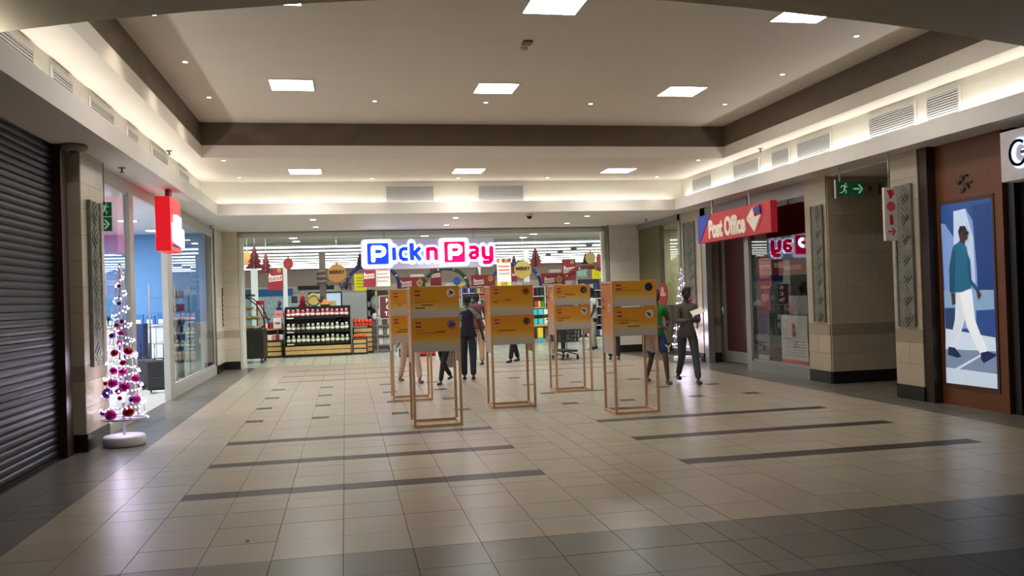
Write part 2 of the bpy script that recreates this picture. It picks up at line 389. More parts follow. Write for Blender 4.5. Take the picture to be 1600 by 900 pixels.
# ------------------------------------------------------------------ tiled pillars and side walls
wt = tilemat('wall_tile', (178, 166, 145), .07, .3, .01); wt_dark = tilemat('wall_tile_band', (150, 138, 118), .06, .3, .01)
wgrout = mat('wall_grout', (120, 110, 96), .9, noise=.03)
stone = mat('carved_grey_stone', (112, 112, 100), .6, noise=.18, scale=14, bump=.3)
UW = {0: MB().box((0, -.5, 0), (1, .5, 1)).mesh('tile', wt), 1: MB().box((0, -.5, 0), (1, .5, 1)).mesh('tile', wt_dark)}
wt_l = tilemat('wall_tile_lit', (218, 212, 198), .05, .3, .01); wt_ld = tilemat('wall_tile_band_lit', (186, 178, 160), .05, .3, .01)  # lit copies of the wall tiles: entrance light put into the colour
UWE = {0: MB().box((0, -.5, 0), (1, .5, 1)).mesh('tile', wt_l), 1: MB().box((0, -.5, 0), (1, .5, 1)).mesh('tile', wt_ld)}
USK = MB().box((0, -.5, 0), (1, .5, 1)).mesh('skirting', black)
def tiled(parent, x, y, ang, w, z0=0, z1=ZS, tw=.6, th=.3, skirt=.2, off=0, hole=None, kinds=None):
    """tiles on a face that starts at x,y, runs w metres in direction ang and looks to the right of that run"""
    d = Vector((math.cos(ang), math.sin(ang), 0)); t = .016
    if skirt: put('skirting', USK, parent, (x, y, z0), (0, 0, ang), (w, t*2.2, skirt))
    z = z0+skirt; r = 0
    while z < z1-.02:
        dark = 1 if abs(z-(z0+skirt+.6)) < .05 else 0
        h = min(.18 if dark else th, z1-z); s_ = -((r % 2)*off)
        while s_ < w-.01:
            a, b = max(0, s_), min(w, s_+tw)
            if b-a > .03 and not (hole and a >= hole[0]-.3 and b <= hole[1]+.3 and z+h > hole[2] and z < hole[3] and b-a < .001):
                p = Vector((x, y, 0))+d*(a+.002)
                put('tile', (kinds or UW)[dark], parent, (p.x, p.y, z+.002), (0, 0, ang), (b-a-.004, t, h-.004))
            s_ += tw
        z += h; r += 1
def carved(parent, x, y, ang, w, z0, z1):
    """recessed carved strip: frame with raised triangles, stands proud of the face to the right of ang"""
    d = Vector((math.cos(ang), math.sin(ang), 0)); nrm = Vector((d.y, -d.x, 0)); o = Vector((x, y, 0))+nrm*.012
    mb = MB(); up = Vector((0, 0, 1))
    mb.prism([(0, z0), (w, z0), (w, z1), (0, z1)], o, d, up, .02)
    mb.prism([(0, z0), (.03, z0), (.03, z1), (0, z1)], o+nrm*.02, d, up, .015); mb.prism([(w-.03, z0), (w, z0), (w, z1), (w-.03, z1)], o+nrm*.02, d, up, .015)
    n = max(2, int((z1-z0)/.26)); h = (z1-z0)/n
    for i in range(n):
        zz = z0+i*h; s_ = i % 2
        for (k, p, q) in ((.04, .25, .75), (.5, .1, .5)):
            a0 = .04+w*.05 if (s_ == 0) else w*.3
            m_ = zz+h/2
            for q_, t_ in ((.40, .012), (.27, .026), (.12, .036)): mb.prism([(w/2, m_-h*q_*1.2), (w/2+w*q_, m_), (w/2, m_+h*q_*1.2), (w/2-w*q_, m_)], o+nrm*.02, d, up, t_)
            break
    g = mb.build('carved_panel', stone, parent)
    return g
def pillar(a, b): return struct(MB().box(a, b).build('wall_pillar', wgrout))
# left pillar beside the shutter: front face y=10.4, side face x=-2.92
p = pillar((-3.5, 10.42, 0), (-2.936, 11.33, ZS))
tiled(p, -3.10, 10.412, 0, .18, tw=.6, off=.0)
tiled(p, -2.928, 10.42, PI/2, .91, tw=.6, off=.3)
carved(p, -2.925, 10.62, PI/2, .44, .95, 2.9)
# pillar at the far left corner and its return to the supermarket front
p = pillar((-3.5, 21.0, 0), (-3.0, 22.6, ZS)); tiled(p, -2.992, 21.0, PI/2, 1.25, off=.3, kinds=UWE)
p = pillar((-3.4, 22.25, 0), (-2.62, 22.6, ZS)); tiled(p, -3.0, 22.242, 0, .38, tw=.4, kinds=UWE)
# far right pillar by the supermarket
p = pillar((7.02, 22.0, 0), (8.2, 22.6, ZS)); tiled(p, 7.05, 21.992, 0, .85, off=.3, kinds=UWE)
# post office pillar
p = pillar((7.87, 17.85, 0), (8.3, 18.95, ZS)); tiled(p, 7.862, 18.95, -PI/2, 1.1, off=.3); tiled(p, 7.87, 17.842, 0, .4); carved(p, 7.858, 18.75, -PI/2, .62, .75, 3.2)
# pillar A, beside the corridor
p = pillar((7.87, 12.76, 0), (11.5, 13.42, ZS)); tiled(p, 7.862, 13.42, -PI/2, .65, off=.3); tiled(p, 7.87, 12.752, 0, 3.0, off=.3); carved(p, 7.858, 13.2, -PI/2, .36, 1.02, 2.98)
# corridor end wall
w_ = struct(MB().box((10.9, 10.3, 0), (11.0, 12.8, ZS)).build('wall_corridor', wgrout)); tiled(w_, 10.892, 12.76, -PI/2, 2.4, off=.3)
struct(MB().box((7.9, 10.2, ZS-.02), (11, 12.8, ZS+.03)).build('ceiling_corridor', paint_far))
# pillar B, between the corridor and the timber panel
p = pillar((7.72, 10.27, 0), (8.2, 10.86, ZS)); tiled(p, 7.712, 10.86, -PI/2, .59, off=.3); carved(p, 7.708, 10.74, -PI/2, .37, 1.02, 3.0)
tiled(p, 8.2, 10.868, PI, .48, off=.3)
struct(MB().box((7.72, 10.10, 0), (8.2, 10.27, ZS)).build('trim_2', mat('dark_bronze', (58, 44, 36), .4, metal=.4)))

# ------------------------------------------------------------------ roller shutter on the left
sm = mat('shutter_steel', (40, 41, 40), .42, metal=.5, noise=.08, scale=6)
sh = struct(empty('door_1', (-3.13, 0, 0)))
prof = [(0, 0), (.012, .008), (.018, .03), (.016, .052), (.006, .068), (0, .073)]
mb = MB(); ny = 2
for i, (px_, pz) in enumerate(prof[:-1]):
    qx, qz = prof[i+1]; mb.add([(px_, 2, pz), (px_, 10.12, pz), (qx, 10.12, qz), (qx, 2, qz)], [(0, 1, 2, 3)])
mb.add([(-.004, 2, 0), (-.004, 10.12, 0), (-.004, 10.12, .075), (-.004, 2, .075)], [(0, 1, 2, 3)])
slat = mb.mesh('slat', sm)
for i in range(46): put('slat', slat, sh, (0, 0, .03+i*.0755))
MB().box((-.03, 2, 0), (.03, 10.12, .03)).build('bottom_bar', sm, sh)
MB().box((-.05, 10.09, 0), (.10, 10.30, ZS)).build('guide_rail', mat('oxblood_steel', (66, 42, 40), .35, metal=.3), sh)
struct(MB().box((-3.45, 1.5, 0), (-3.16, 10.45, ZS)).build('wall_left', mat('dark_backing', (30, 28, 26), .8)))
# smoke detector style disc on the soffit
e = tag(empty('smoke_detector', (-2.9, 10.15, ZS)), 'flat round grey sensor on the left soffit above the shutter end', 'sensor')
MB().lathe([(.12, 0), (.14, -.02), (.13, -.05), (.08, -.07), (.001, -.075)], n=20).build('housing', mat('sensor_grey', (140, 136, 128), .6), e)
MB().lathe([(.05, -.074), (.045, -.09), (.001, -.092)], n=16).build('sensor_cap', mat('sensor_dark', (80, 78, 74), .6), e)

# ------------------------------------------------------------------ left phone shop
gl = glass('shop_glass', (.93, .96, .96), 1.9)
wsh = mat('shop_white', (216, 216, 220), .5, noise=.01)
def window(n, x, y0, y1, z0, z1, frame_m, sill_m=None, f=.05, extra=()):
    o = struct(MB().box((x-.02, y0, z0), (x+.02, y0+f, z1)).box((x-.02, y1-f, z0), (x+.02, y1, z1)).box((x-.02, y0, z1-f), (x+.02, y1, z1)).box((x-.02, y0, z0), (x+.02, y1, z0+f)).build('window_%d' % n, frame_m))
    MB().box((x-.004, y0+f, z0+f), (x+.004, y1-f, z1-f)).build('pane', gl, o)
    if sill_m: MB().box((x-.035, y0, 0), (x+.035, y1, z0)).build('sill_panel', sill_m, o)
    return o
mb = MB(); mb.box((XL-.03, 11.33, 3.28), (XL+.03, 21.0, ZS)); struct(mb.build('trim_3', alu_white))
window(1, XL, 11.33, 13.2, .1, 3.28, alu_white, alu_white, .03)
MB().box((XL-.04, 13.0, 0), (XL+.04, 13.25, 3.28)).build('trim_4', alu_white)['kind'] = 'structure'
MB().box((XL-.05, 15.55, 0), (XL+.05, 15.95, 3.28)).build('trim_5', alu_white)['kind'] = 'structure'
window(2, XL, 15.95, 21.0, .2, 3.28, alu_white, alu_white, .05)
blue = mat('blue_wall', (98, 150, 206), .6, noise=.02)
struct(MB().box((-9.6, 20.95, 0), (-3.2, 21.05, 3.4)).build('wall_phone_shop', blue))
struct(MB().box((-9.6, 10.5, 0), (-9.5, 21, 3.4)).box((-9.5, 10.6, 0), (-3.5, 10.7, 3.4)).build('wall_phone_shop_side', wsh))
struct(MB().box((-9.6, 10.6, 3.32), (-3.08, 21, 3.4)).build('ceiling_phone_shop', wsh))
struct(MB().box((-9.6, 10.6, -.03), (-3.06, 21, .001)).build('floor_phone_shop', mat('pale_vinyl', (196, 194, 190), .25)))
shop_l = mat('round_lamp', (240, 246, 255), .5, emit=9, noise=0)
k = 0
for x in (-4.1, -5.7, -7.3):
    for y in (13.0, 15.3, 17.6, 19.9):
        k += 1
        e = tag(empty('round_ceiling_lamp', (x, y, 3.32)), 'round white lamp in the ceiling of the phone shop', 'ceiling light', 'round lamps in the phone shop')
        MB().lathe([(.17, -.012), (.165, -.004)], n=20).build('lens', shop_l, e); MB().lathe([(.2, -.008), (.2, 0)], n=20).build('rim', wsh, e)
# counter with blue packs
e = tag(empty('wall_counter', (-4.9, 20.6, 0)), 'white wall counter with drawer fronts under the blue wall', 'counter')
MB().box((-1.9, -.25, 0), (1.1, .3, 1.19)).build('carcass', wsh, e); MB().bbox((-1.95, -.3, 1.19), (1.15, .32, 1.23)).build('worktop', wsh, e)
for i in range(3):
    for j in range(3): d_ = MB().bbox((-1.85+i*.86, -.27, .1+j*.36), (-1.03+i*.86, -.25, .42+j*.36), .004).build('drawer', wsh, e); MB().box((-1.5+i*.86, -.285, .36+j*.36), (-1.38+i*.86, -.27, .38+j*.36)).build('handle', alu, d_)
pk = mat('blue_pack', (60, 110, 180), .5); pk2 = mat('pack_label', (225, 235, 240), .5)
for i, x in enumerate((-6.2, -5.95, -5.45, -5.3, -5.15, -4.6, -4.35, -4.1)):
    e = tag(empty('phone_pack', (x, 20.5, 1.23)), 'small blue and white boxed pack standing on the white counter', 'box', 'packs on the white counter')
    MB().box((-.1, -.05, 0), (.1, .05, .2+.04*(i % 2))).build('carton', pk, e); MB().box((-.07, -.054, .02), (.05, -.05, .12)).build('label_panel', pk2, e)
# suitcases
def suitcase(x, y, rz, w, h, lab, c):
    e = tag(empty('suitcase', (x, y, 0), rz), lab, 'suitcase'); m = mat('case_'+str(c[0]), c, .6, noise=.15, scale=40)
    MB().bbox((-w/2, -.13, .06), (w/2, .13, h), .03).build('shell', m, e); MB().bbox((-w/2+.04, -.155, .1), (w/2-.04, -.13, h*.5), .02).build('front_pocket', m, e)
    MB().tube([(-.08, .08, h), (-.08, .08, h+.3), (.08, .08, h+.3), (.08, .08, h)], .011).build('pull_handle', black, e)
    MB().tube([(-.07, 0, h), (-.07, 0, h+.03), (.07, 0, h+.03), (.07, 0, h)], .012).build('carry_handle', black, e)
    for s_ in (-1, 1): MB().ball((s_*(w/2-.05), .08, .035), .035, sx=.5).build('wheel', black, e)
suitcase(-3.50, 17.1, .1, .42, .62, 'black suitcase with raised handle standing nearer the doorway', (22, 22, 24))
suitcase(-3.95, 18.0, .1, .40, .60, 'dark grey suitcase with raised handle behind the black suitcase', (52, 54, 60))
# display table and shelf seen through the second pane
e = tag(empty('display_rack', (-3.75, 19.6, 0)), 'steel rack of silver phones and small goods behind the left shop window', 'rack')
for sx_ in (-.25, .25):
    for s_y in (-.8, .8): MB().box((sx_-.015, s_y-.015, 0), (sx_+.015, s_y+.015, 2.1)).build('upright', alu, e)
for z in (.45, .85, 1.2, 1.5, 1.8): MB().box((-.27, -.82, z), (.27, .82, z+.02)).build('shelf', glass('shelf_glass', (.85, .95, .92), 1.5), e)
sv = mat('silver_pack', (190, 196, 200), .3, metal=.4); dk = mat('navy_pack', (30, 48, 100), .5); rd = mat('red_pack', (170, 36, 44), .5)
pm = [MB().bbox((-.05, -.06, 0), (.05, .06, .16), .01).mesh('boxed_phone', m) for m in (sv, dk, rd, pk)]
for z in (.47, .87, 1.22, 1.52, 1.82):
    for j in range(9):
        o = put('boxed_phone', pm[random.choice((0, 0, 1, 3, 2))], None, (-3.62+random.uniform(-.02, .02), 18.95+j*.16, z)); tag(o, 'small boxed phone on the steel rack behind the left shop window', 'box', 'boxed phones on the rack')
o = MB().bbox((-3.65, 20.5, 0), (-3.2, 20.9, 1.25), .01).build('white_cabinet', wsh); tag(o, 'plain white cabinet at the far end of the phone shop window', 'cabinet')
o = MB().bbox((-4.5, 18.2, 0), (-4.0, 18.6, 1.3), .01).build('display_stand', dk); tag(o, 'navy display stand inside the phone shop', 'stand')

# ------------------------------------------------------------------ red projecting sign on the left
red = mat('sign_red', (214, 20, 32), .35, emit=.55, noise=.01)
e = tag(empty('projecting_sign', (-2.66, 14.0, 0)), 'bright red upright projecting box sign with a white stepped emblem on the left', 'sign')
MB().bbox((-.12, -.42, 2.47), (.10, .42, 3.30), .008).build('box', red, e)
MB().box((-.03, -.1, 3.30), (.03, .1, ZS)).build('bracket', mat('dark_red', (120, 16, 22), .5), e)
wem = mat('emblem_white', (236, 226, 255), .4, emit=1.0, noise=0)
MB().prism([(-.32, .0), (.30, -.06), (.42, -.06), (.42, .22), (.2, .24), (.2, .40), (-.2, .42), (-.2, .30), (-.36, .28)], (.10, 0, 2.62), (0, 1, 0), (0, 0, 1), .05).build('emblem', wem, e)
MB().box((.10, -.3, 2.545), (.106, .35, 2.58)).build('emblem_base', mat('dark_plum', (90, 10, 50), .5), e)

# ------------------------------------------------------------------ exit signs
gsign = mat('exit_green', (16, 74, 48), .4, emit=.25, noise=0); gwhite = mat('exit_pictogram', (150, 196, 160), .4, emit=.35, noise=0)
RUN = [[(.62,.80),(.72,.80),(.72,.90),(.62,.90)], [(.45,.78),(.60,.78),(.66,.62),(.58,.42),(.48,.46),(.50,.62)], [(.44,.78),(.30,.74),(.24,.58),(.29,.56),(.36,.67),(.47,.70)], [(.60,.72),(.74,.62),(.84,.66),(.82,.71),(.74,.68),(.62,.79)],
       [(.50,.50),(.60,.46),(.52,.30),(.30,.20),(.16,.20),(.16,.25),(.30,.27),(.44,.34)], [(.56,.46),(.62,.44),(.74,.34),(.68,.14),(.62,.15),(.66,.31)]]
ARR = [[(.12,.44),(.62,.44),(.62,.56),(.12,.56)], [(.50,.80),(.60,.86),(.90,.50),(.60,.14),(.50,.20),(.74,.50)]]
def picto(name, shapes, o, u, v, sz, m, parent, t=.003):
    mb = MB(); o = Vector(o); u = Vector(u); v = Vector(v)
    for sh_ in shapes: mb.prism([(a*sz, b*sz) for a, b in sh_], o, u, v, t)
    return mb.build(name, m, parent)
FACE = ((1, 0, 0), (0, 0, 1))     # faces the photographer (-Y): u x v = -Y
e = tag(empty('exit_sign', (-2.86, 11.40, 0)), 'green running man and arrow sign, upright, beside the left pillar', 'exit sign')
a = at(150, 316, 1, 11.4); b = at(175, 361, 1, 11.4); w_ = b.x-a.x; sq = w_
MB().box((0+a.x+2.86, 0, b.z), (w_+a.x+2.86, .03, a.z)).build('plate', gsign, e)
picto('running_man', RUN, (a.x+2.86, 0, a.z-sq), *FACE, sq, gwhite, e); picto('arrow', ARR, (a.x+2.86, 0, b.z), *FACE, sq*.98, gwhite, e)
MB().box((a.x+2.86, -.003, (a.z+b.z)/2-.006), (a.x+2.86+w_, 0, (a.z+b.z)/2+.004)).build('divider', gwhite, e)
MB().tube([(a.x+2.86+w_/2, .015, a.z), (a.x+2.86+w_/2, .015, ZS)], .008).build('hanger', alu, e)
# hanging exit sign on the right: clear strip
Y_ = 11.9; a = at(1306, 284, 1, Y_); b = at(1384, 306, 1, Y_)
e = tag(empty('exit_sign', (a.x, Y_, 0)), 'clear hanging exit strip with green squares by the corridor', 'exit sign')
MB().box((0, 0, b.z), (b.x-a.x, .012, a.z)).build('clear_plate', glass('acrylic', (.8, .86, .8), 1.3), e)
MB().box((-.02, -.01, b.z-.03), (0, .02, a.z+.03)).build('end_post', alu_white, e)
MB().tube([(.07, .006, a.z), (.07, .006, ZS)], .012).build('hanger', alu_white, e)
q = a.z-b.z-.01
for i, (sh_, nm) in enumerate(((RUN, 'running_man'), (ARR, 'arrow'))):
    MB().box((.02+i*(q+.03), -.006, b.z+.005), (.02+i*(q+.03)+q, 0, b.z+.005+q)).build('green_square', gsign, e)
    picto(nm, sh_, (.02+i*(q+.03), -.006, b.z+.005), *FACE, q, gwhite, e)
dred = mat('dark_red_print', (96, 20, 18), .5, noise=0)
picto('red_pictogram', [[(.1,.3),(.5,.5),(.1,.8)], [(.9,.1),(1.15,.1),(1.15,.9),(.9,.9)]], (.02+2*(q+.03)+.02, 0, b.z), *FACE, q, dred, e)
# white vertical fire sign
Y_ = 10.5; a = at(1381, 293, 1, Y_); b = at(1404, 376, 1, Y_); w_ = b.x-a.x; h_ = a.z-b.z
e = tag(empty('fire_point_sign', (a.x, Y_, 0)), 'white vertical sign with four red fire pictograms on the right', 'sign')
MB().tube([(w_*.5, .03, a.z), (w_*.5, .03, ZS)], .01).build('hanger', alu, e); MB().bbox((0, 0, b.z), (w_, .05, a.z), .006).build('plate', mat('sign_white', (206, 198, 190), .5), e)
fr = mat('fire_red', (196, 22, 26), .5, noise=0); s_ = w_*.8; x0 = w_*.1
picto('hose_pictogram', [[(.25,.55),(.4,.3),(.35,.1),(.6,.1),(.6,.3),(.9,.5),(.7,.6),(.9,.85),(.6,.75),(.45,.95),(.35,.75),(.1,.8)]], (x0, 0, a.z-s_*1.05), *FACE, s_, fr, e)
picto('reel_pictogram', [circle(.42, 20, .5, .5)], (x0, 0, a.z-s_*2.15), *FACE, s_, mat('fire_red_pale', (206, 84, 80), .5, noise=0), e)
picto('extinguisher_pictogram', [[(.35,.05),(.68,.05),(.68,.7),(.55,.85),(.62,.95),(.4,.95),(.42,.82),(.35,.7)], [(.2,.75),(.42,.85),(.42,.9),(.2,.8)]], (x0, 0, a.z-s_*3.3), *FACE, s_, fr, e)
picto('arrow_pictogram', ARR, (x0, 0, a.z-s_*4.35), *FACE, s_, fr, e)
# white directory strip and button on the left far pillar
o = MB().box((-2.98, 21.92, 1.1), (-2.962, 22.06, 2.05)).build('directory_strip', mat('strip_brown', (120, 100, 86), .5)); tag(o, 'narrow vertical notice strip on the far left pillar', 'notice')
for i in range(6): MB().box((-2.964, 21.94, 1.16+i*.12), (-2.958, 22.04, 1.24+i*.12)).build('notice_slip', wsh, o)

# ------------------------------------------------------------------ right side: post office shopfront
dbr = mat('dark_mahogany', (58, 24, 18), .45, noise=.12, scale=3)
struct(MB().box((7.87, 13.42, 3.25), (7.95, 17.85, ZS)).build('trim_6', alu))
window(3, XR+.04, 13.42, 15.55, .2, 3.25, alu, mat('sill_grey', (128, 130, 128), .45), .04)
mb = MB(); mb.box((XR, 15.55, 0), (XR+.14, 15.75, ZS)); mb.box((XR+.02, 17.62, 0), (XR+.16, 17.85, ZS)); struct(mb.build('trim_7', alu))
dd = struct(MB().box((8.32, 15.7, .02), (8.38, 17.85, 3.2)).build('door_2', dbr)); MB().box((8.30, 15.72, .02), (8.33, 17.83, .26)).build('kick_plate', alu, dd); MB().box((8.30, 15.72, 3.0), (8.33, 17.83, 3.2)).build('top_rail', alu, dd)
MB().box((8.29, 17.6, .02), (8.33, 17.83, 3.2)).build('stile', alu, dd); MB().tube([(8.27, 17.7, 1.0), (8.27, 17.7, 1.25)], .015).build('handle', chrome, dd)
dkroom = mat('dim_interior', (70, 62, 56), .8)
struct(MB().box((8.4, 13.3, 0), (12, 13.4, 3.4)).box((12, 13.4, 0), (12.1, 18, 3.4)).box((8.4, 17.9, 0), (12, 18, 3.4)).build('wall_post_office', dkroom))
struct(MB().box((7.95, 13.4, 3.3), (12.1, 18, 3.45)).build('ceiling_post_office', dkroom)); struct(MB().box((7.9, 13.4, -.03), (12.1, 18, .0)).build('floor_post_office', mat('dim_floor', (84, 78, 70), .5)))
# posters behind the glass
def flat_on_x(name, x, pxa, pya, pxb, pyb, m, label, cat, t=.006):
    a = at(pxa, pya, 0, x); b = at(pxb, pyb, 0, x)
    e = empty(name, (x, (a.y+b.y)/2, (a.z+b.z)/2)); tag(e, label, cat); w = abs(a.y-b.y); h = abs(a.z-b.z)
    MB().box((0, -w/2, -h/2), (t, w/2, h/2)).build('sheet', m, e)
    return e, w, h
wpos = mat('poster_white', (176, 172, 168), .6, noise=.03); rpos = mat('poster_red', (150, 34, 34), .6, noise=.05); bpos = mat('poster_brown', (110, 72, 60), .6); gtx = mat('print_grey', (120, 116, 114), .6, noise=0)
e, w, h = flat_on_x('window_poster', XR+.05, 1220, 492, 1264, 580, wpos, 'white poster with a red foot strip low in the post office window', 'poster')
MB().box((-.004, -w/2, -h/2), (0, w/2, -h/2+.16)).build('red_strip', mat('poster_strip', (188, 50, 52), .6), e)
for i in range(6): MB().box((-.003, -w/2+.08, -h/2+.24+i*.05), (0, w/2-.1-.05*(i % 3), -h/2+.255+i*.05)).build('print_line', gtx, e)
MB().box((-.003, -.06, .1), (0, .06, .34)).build('print_figure', mat('print_dark', (66, 70, 70), .6, noise=0), e)
e, w, h = flat_on_x('window_poster', XR+.05, 1184, 403, 1206, 447, rpos, 'red notice high at the left of the post office window', 'poster')
for i in range(3): MB().box((-.003, -w/2+.06, h/2-.2-i*.2), (0, w/2-.06, h/2-.15-i*.2)).build('print_line', mat('print_pink', (196, 110, 110), .6, noise=0), e)
e, w, h = flat_on_x('window_poster', XR+.05, 1188, 452, 1204, 486, rpos, 'lower narrow red notice in the post office window', 'poster')
MB().box((-.003, -w/2+.05, -.03), (0, w/2-.05, .12)).build('print_line', MATS['print_pink'], e)
e, w, h = flat_on_x('window_banner', XR+.05, 1216, 408, 1264, 428, bpos, 'brown banner strip across the post office window', 'banner')
MB().box((-.003, -w/2+.25, -.04), (0, w/2-.2, .04)).build('print_line', MATS['print_pink'], e)
e, w, h = flat_on_x('window_poster', XR+.05, 1232, 462, 1262, 492, mat('poster_grey', (120, 120, 120), .6, noise=.2, scale=9), 'grey patterned poster above the white poster', 'poster')
# post office hanging sign (long box along the wall)
PX = 7.42; a = at(1090, 337, 0, PX); b = at(1205, 363, 0, PX); y1, y0 = a.y, b.y; zt = at(1205, 312, 0, PX).z; zb = at(1097, 380, 0, PX).z
e = tag(empty('post_office_sign', (PX, (y0+y1)/2, (zt+zb)/2)), 'long red hanging box sign reading Post Office with a blue end', 'sign'); hl = (y1-y0)/2; hh = (zt-zb)/2
redm = mat('post_red', (188, 34, 46), .4, emit=.12, noise=.03); 
MB().bbox((0, -hl, -hh), (.13, hl, hh), .006).build('box', redm, e)
bl = mat('post_blue', (36, 68, 160), .4, emit=.1, noise=.02)
MB().prism([(-hl, -hh), (-hl+.05*hl, -hh), (-hl+.42*hl, hh), (-hl, hh)], (0, 0, 0), (0, -1, 0), (0, 0, 1), .012).build('blue_end', bl, e)
wl = mat('letter_cream', (226, 214, 196), .5, emit=.15, noise=0)
me = text_mesh('Post Office', .50, .012, .018, wl, 1.0); o = put('lettering', me, e, (-.014, .19, -.05), (PI/2, 0, -PI/2)); o.scale = (.72, 1.0, 1)
def pri(nm, pts, m, t): MB().prism(pts, (0, 0, 0), (0, -1, 0), (0, 0, 1), t).build(nm, m, e)
cx_ = hl*.62
pri('emblem_lower', [(cx_-.27, .02), (cx_+.02, -.23), (cx_+.27, .06)], wl, .03); pri('emblem_left', [(cx_-.27, .035), (cx_-.04, .21), (cx_+.03, .045)], wl, .03)
pri('emblem_blue', [(cx_-.0, .20), (cx_+.24, .24), (cx_+.27, .08), (cx_+.1, .10)], mat('emblem_blue', (28, 40, 150), .4, noise=0), .03)
pri('emblem_red', [(cx_-.02, .20), (cx_+.08, .10), (cx_+.05, .06), (cx_+.04, .05)], redm, .025)
for yy in (hl*.62, -hl*.42): MB().box((.05, yy-.02, hh), (.09, yy+.02, ZS-(zt+zb)/2)).build('hanger', alu_white, e)

# ------------------------------------------------------------------ corner shop beyond the post office pillar (green interior)
olive = mat('olive_panel', (104, 98, 66), .6); gr_w = mat('green_wall', (150, 160, 84), .7); 
struct(MB().box((XR+.02, 20.35, 0), (XR+.12, 21.95, 3.35)).build('wall_olive', olive))
window(4, XR+.06, 19.15, 20.35, .0, 3.3, alu, None, .04)
struct(MB().box((XR, 19.0, 0), (XR+.12, 19.15, ZS)).box((XR, 18.9, 3.3), (XR+.1, 22, ZS)).build('trim_8', alu))
struct(MB().box((12.5, 18.3, 0), (12.6, 24, 3.4)).box((8.2, 23.9, 0), (12.5, 24, 3.4)).box((8.3, 18.1, 0), (12.5, 18.2, 3.4)).build('wall_green_shop', gr_w))
struct(MB().box((8.0, 18.2, 3.35), (12.6, 24, 3.45)).build('ceiling_green_shop', wsh)); struct(MB().box((7.9, 18.2, -.03), (12.6, 24, 0)).build('floor_green_shop', t_beige))
area('green_shop_lamp', (10.2, 21.5, 3.3), .6, 1.6, 45, (0, 0, 0), (.95, 1, .75))
o = MB().bbox((8.6, 19.6, 0), (9.0, 22.4, 1.25), .01).build('reception_counter', mat('cream_counter', (176, 160, 120), .5)); tag(o, 'cream counter inside the green walled shop', 'counter')
e = tag(empty('round_red_sign', (XR-.02, 20.15, 1.55)), 'round red ring sign with a pale centre on the far right window', 'sign')
rg = mat('ring_red', (150, 30, 30), .5)
MB().prism(circle(.30, 28), (0, 0, 0), (0, -1, 0), (0, 0, 1), .02).build('disc', rg, e); MB().prism([(-.22, -.05), (.22, -.05), (.22, .03), (-.22, .03)], (-.021, 0, 0), (0, -1, 0), (0, 0, 1), .004).build('bar', mat('ring_pale', (190, 150, 140), .5), e)
MB().prism([(-.1, .03), (.1, .03), (.08, .17), (-.08, .17)], (-.021, 0, 0), (0, -1, 0), (0, 0, 1), .004).build('figure', MATS['ring_pale'], e)

# ------------------------------------------------------------------ timber panel with the light box
wood = mat('red_brown_timber', (114, 66, 36), .4, noise=.1, scale=2.5); wood_d = mat('timber_edge', (84, 44, 28), .45)
struct(MB().box((XR+.0, 8.93, 0), (8.3, 10.1, ZS)).build('wall_timber', wood)); 
LX = XR-.004
e = tag(empty('poster_light_box', (XR, 0, 0)), 'tall lit fashion poster of a man striding in a blue jacket and white trousers', 'light box')
def lp(cx, cy_): p_ = at(1455+cx*120/338, 300+cy_*320/900, 0, XR-.01); return (p_.y, p_.z)
def lpoly(name, pts, c, k, em=.44):
    """piece of the backlit print, pts read off the poster"""
    q_ = [lp(*p_) for p_ in pts]; m = mat('print_%d_%d_%d' % c, c, .3, emit=em, noise=.05, scale=6)
    MB().prism([(-a_, b_) for a_, b_ in q_], (-.012-.0012*k, 0, 0), (0, -1, 0), (0, 0, 1), .001).build(name, m, e)
lpoly('print_sky', [(42,60),(265,25),(295,865),(70,838)], (30,74,136), 0)
MB().box((-.012, lp(265,25)[0]-.03, lp(70,838)[1]-.05), (0, lp(42,60)[0]+.03, lp(42,60)[1]+.05)).build('backing', wood_d, e)
lpoly('print_wall_panel', [(98,85),(152,72),(196,150),(205,430),(60,432),(44,140),(60,140),(100,200)], (120,150,206), 1)
lpoly('print_wall_bright', [(100,85),(150,74),(185,200),(196,400),(170,405),(160,240),(100,230)], (190,206,236), 2)
lpoly('print_blue_column', [(178,60),(262,48),(275,430),(210,430)], (22,58,118), 2)
lpoly('print_mid_wall', [(58,432),(277,430),(282,600),(64,600)], (130,164,200), 3)
lpoly('print_dark_wall', [(62,510),(110,508),(116,600),(66,605)], (40,66,108), 4)
lpoly('print_dark_bench', [(200,520),(279,516),(286,640),(200,610)], (36,72,140), 4)
lpoly('print_pavement', [(66,600),(285,640),(288,700),(66,690)], (206,222,240), 5)
lpoly('print_road', [(66,690),(289,700),(293,800),(68,770)], (120,140,168), 6)
lpoly('print_foreground', [(68,770),(293,800),(295,865),(70,838)], (200,216,236), 6)
lpoly('print_stripe', [(110,775),(235,705),(240,712),(120,782)], (214,226,240), 7)
lpoly('print_back_leg', [(112,440),(172,432),(158,540),(112,690),(82,682),(108,560)], (214,222,236), 8)
lpoly('print_front_leg', [(128,440),(182,425),(196,560),(250,702),(220,712),(160,590)], (236,240,246), 9)
lpoly('print_back_shoe', [(80,680),(108,684),(138,722),(120,728),(78,715)], (22,36,78), 10)
lpoly('print_front_shoe', [(222,706),(252,700),(290,712),(288,722),(236,752),(224,735)], (18,34,84), 10)
lpoly('print_jacket', [(100,240),(130,215),(152,228),(172,300),(180,420),(140,440),(88,442),(86,330)], (16,96,130), 11)
lpoly('print_front_arm', [(160,260),(176,300),(182,385),(212,425),(205,435),(172,400)], (12,78,112), 12)
lpoly('print_back_arm', [(98,250),(112,260),(108,440),(86,442),(84,330)], (10,74,106), 12)
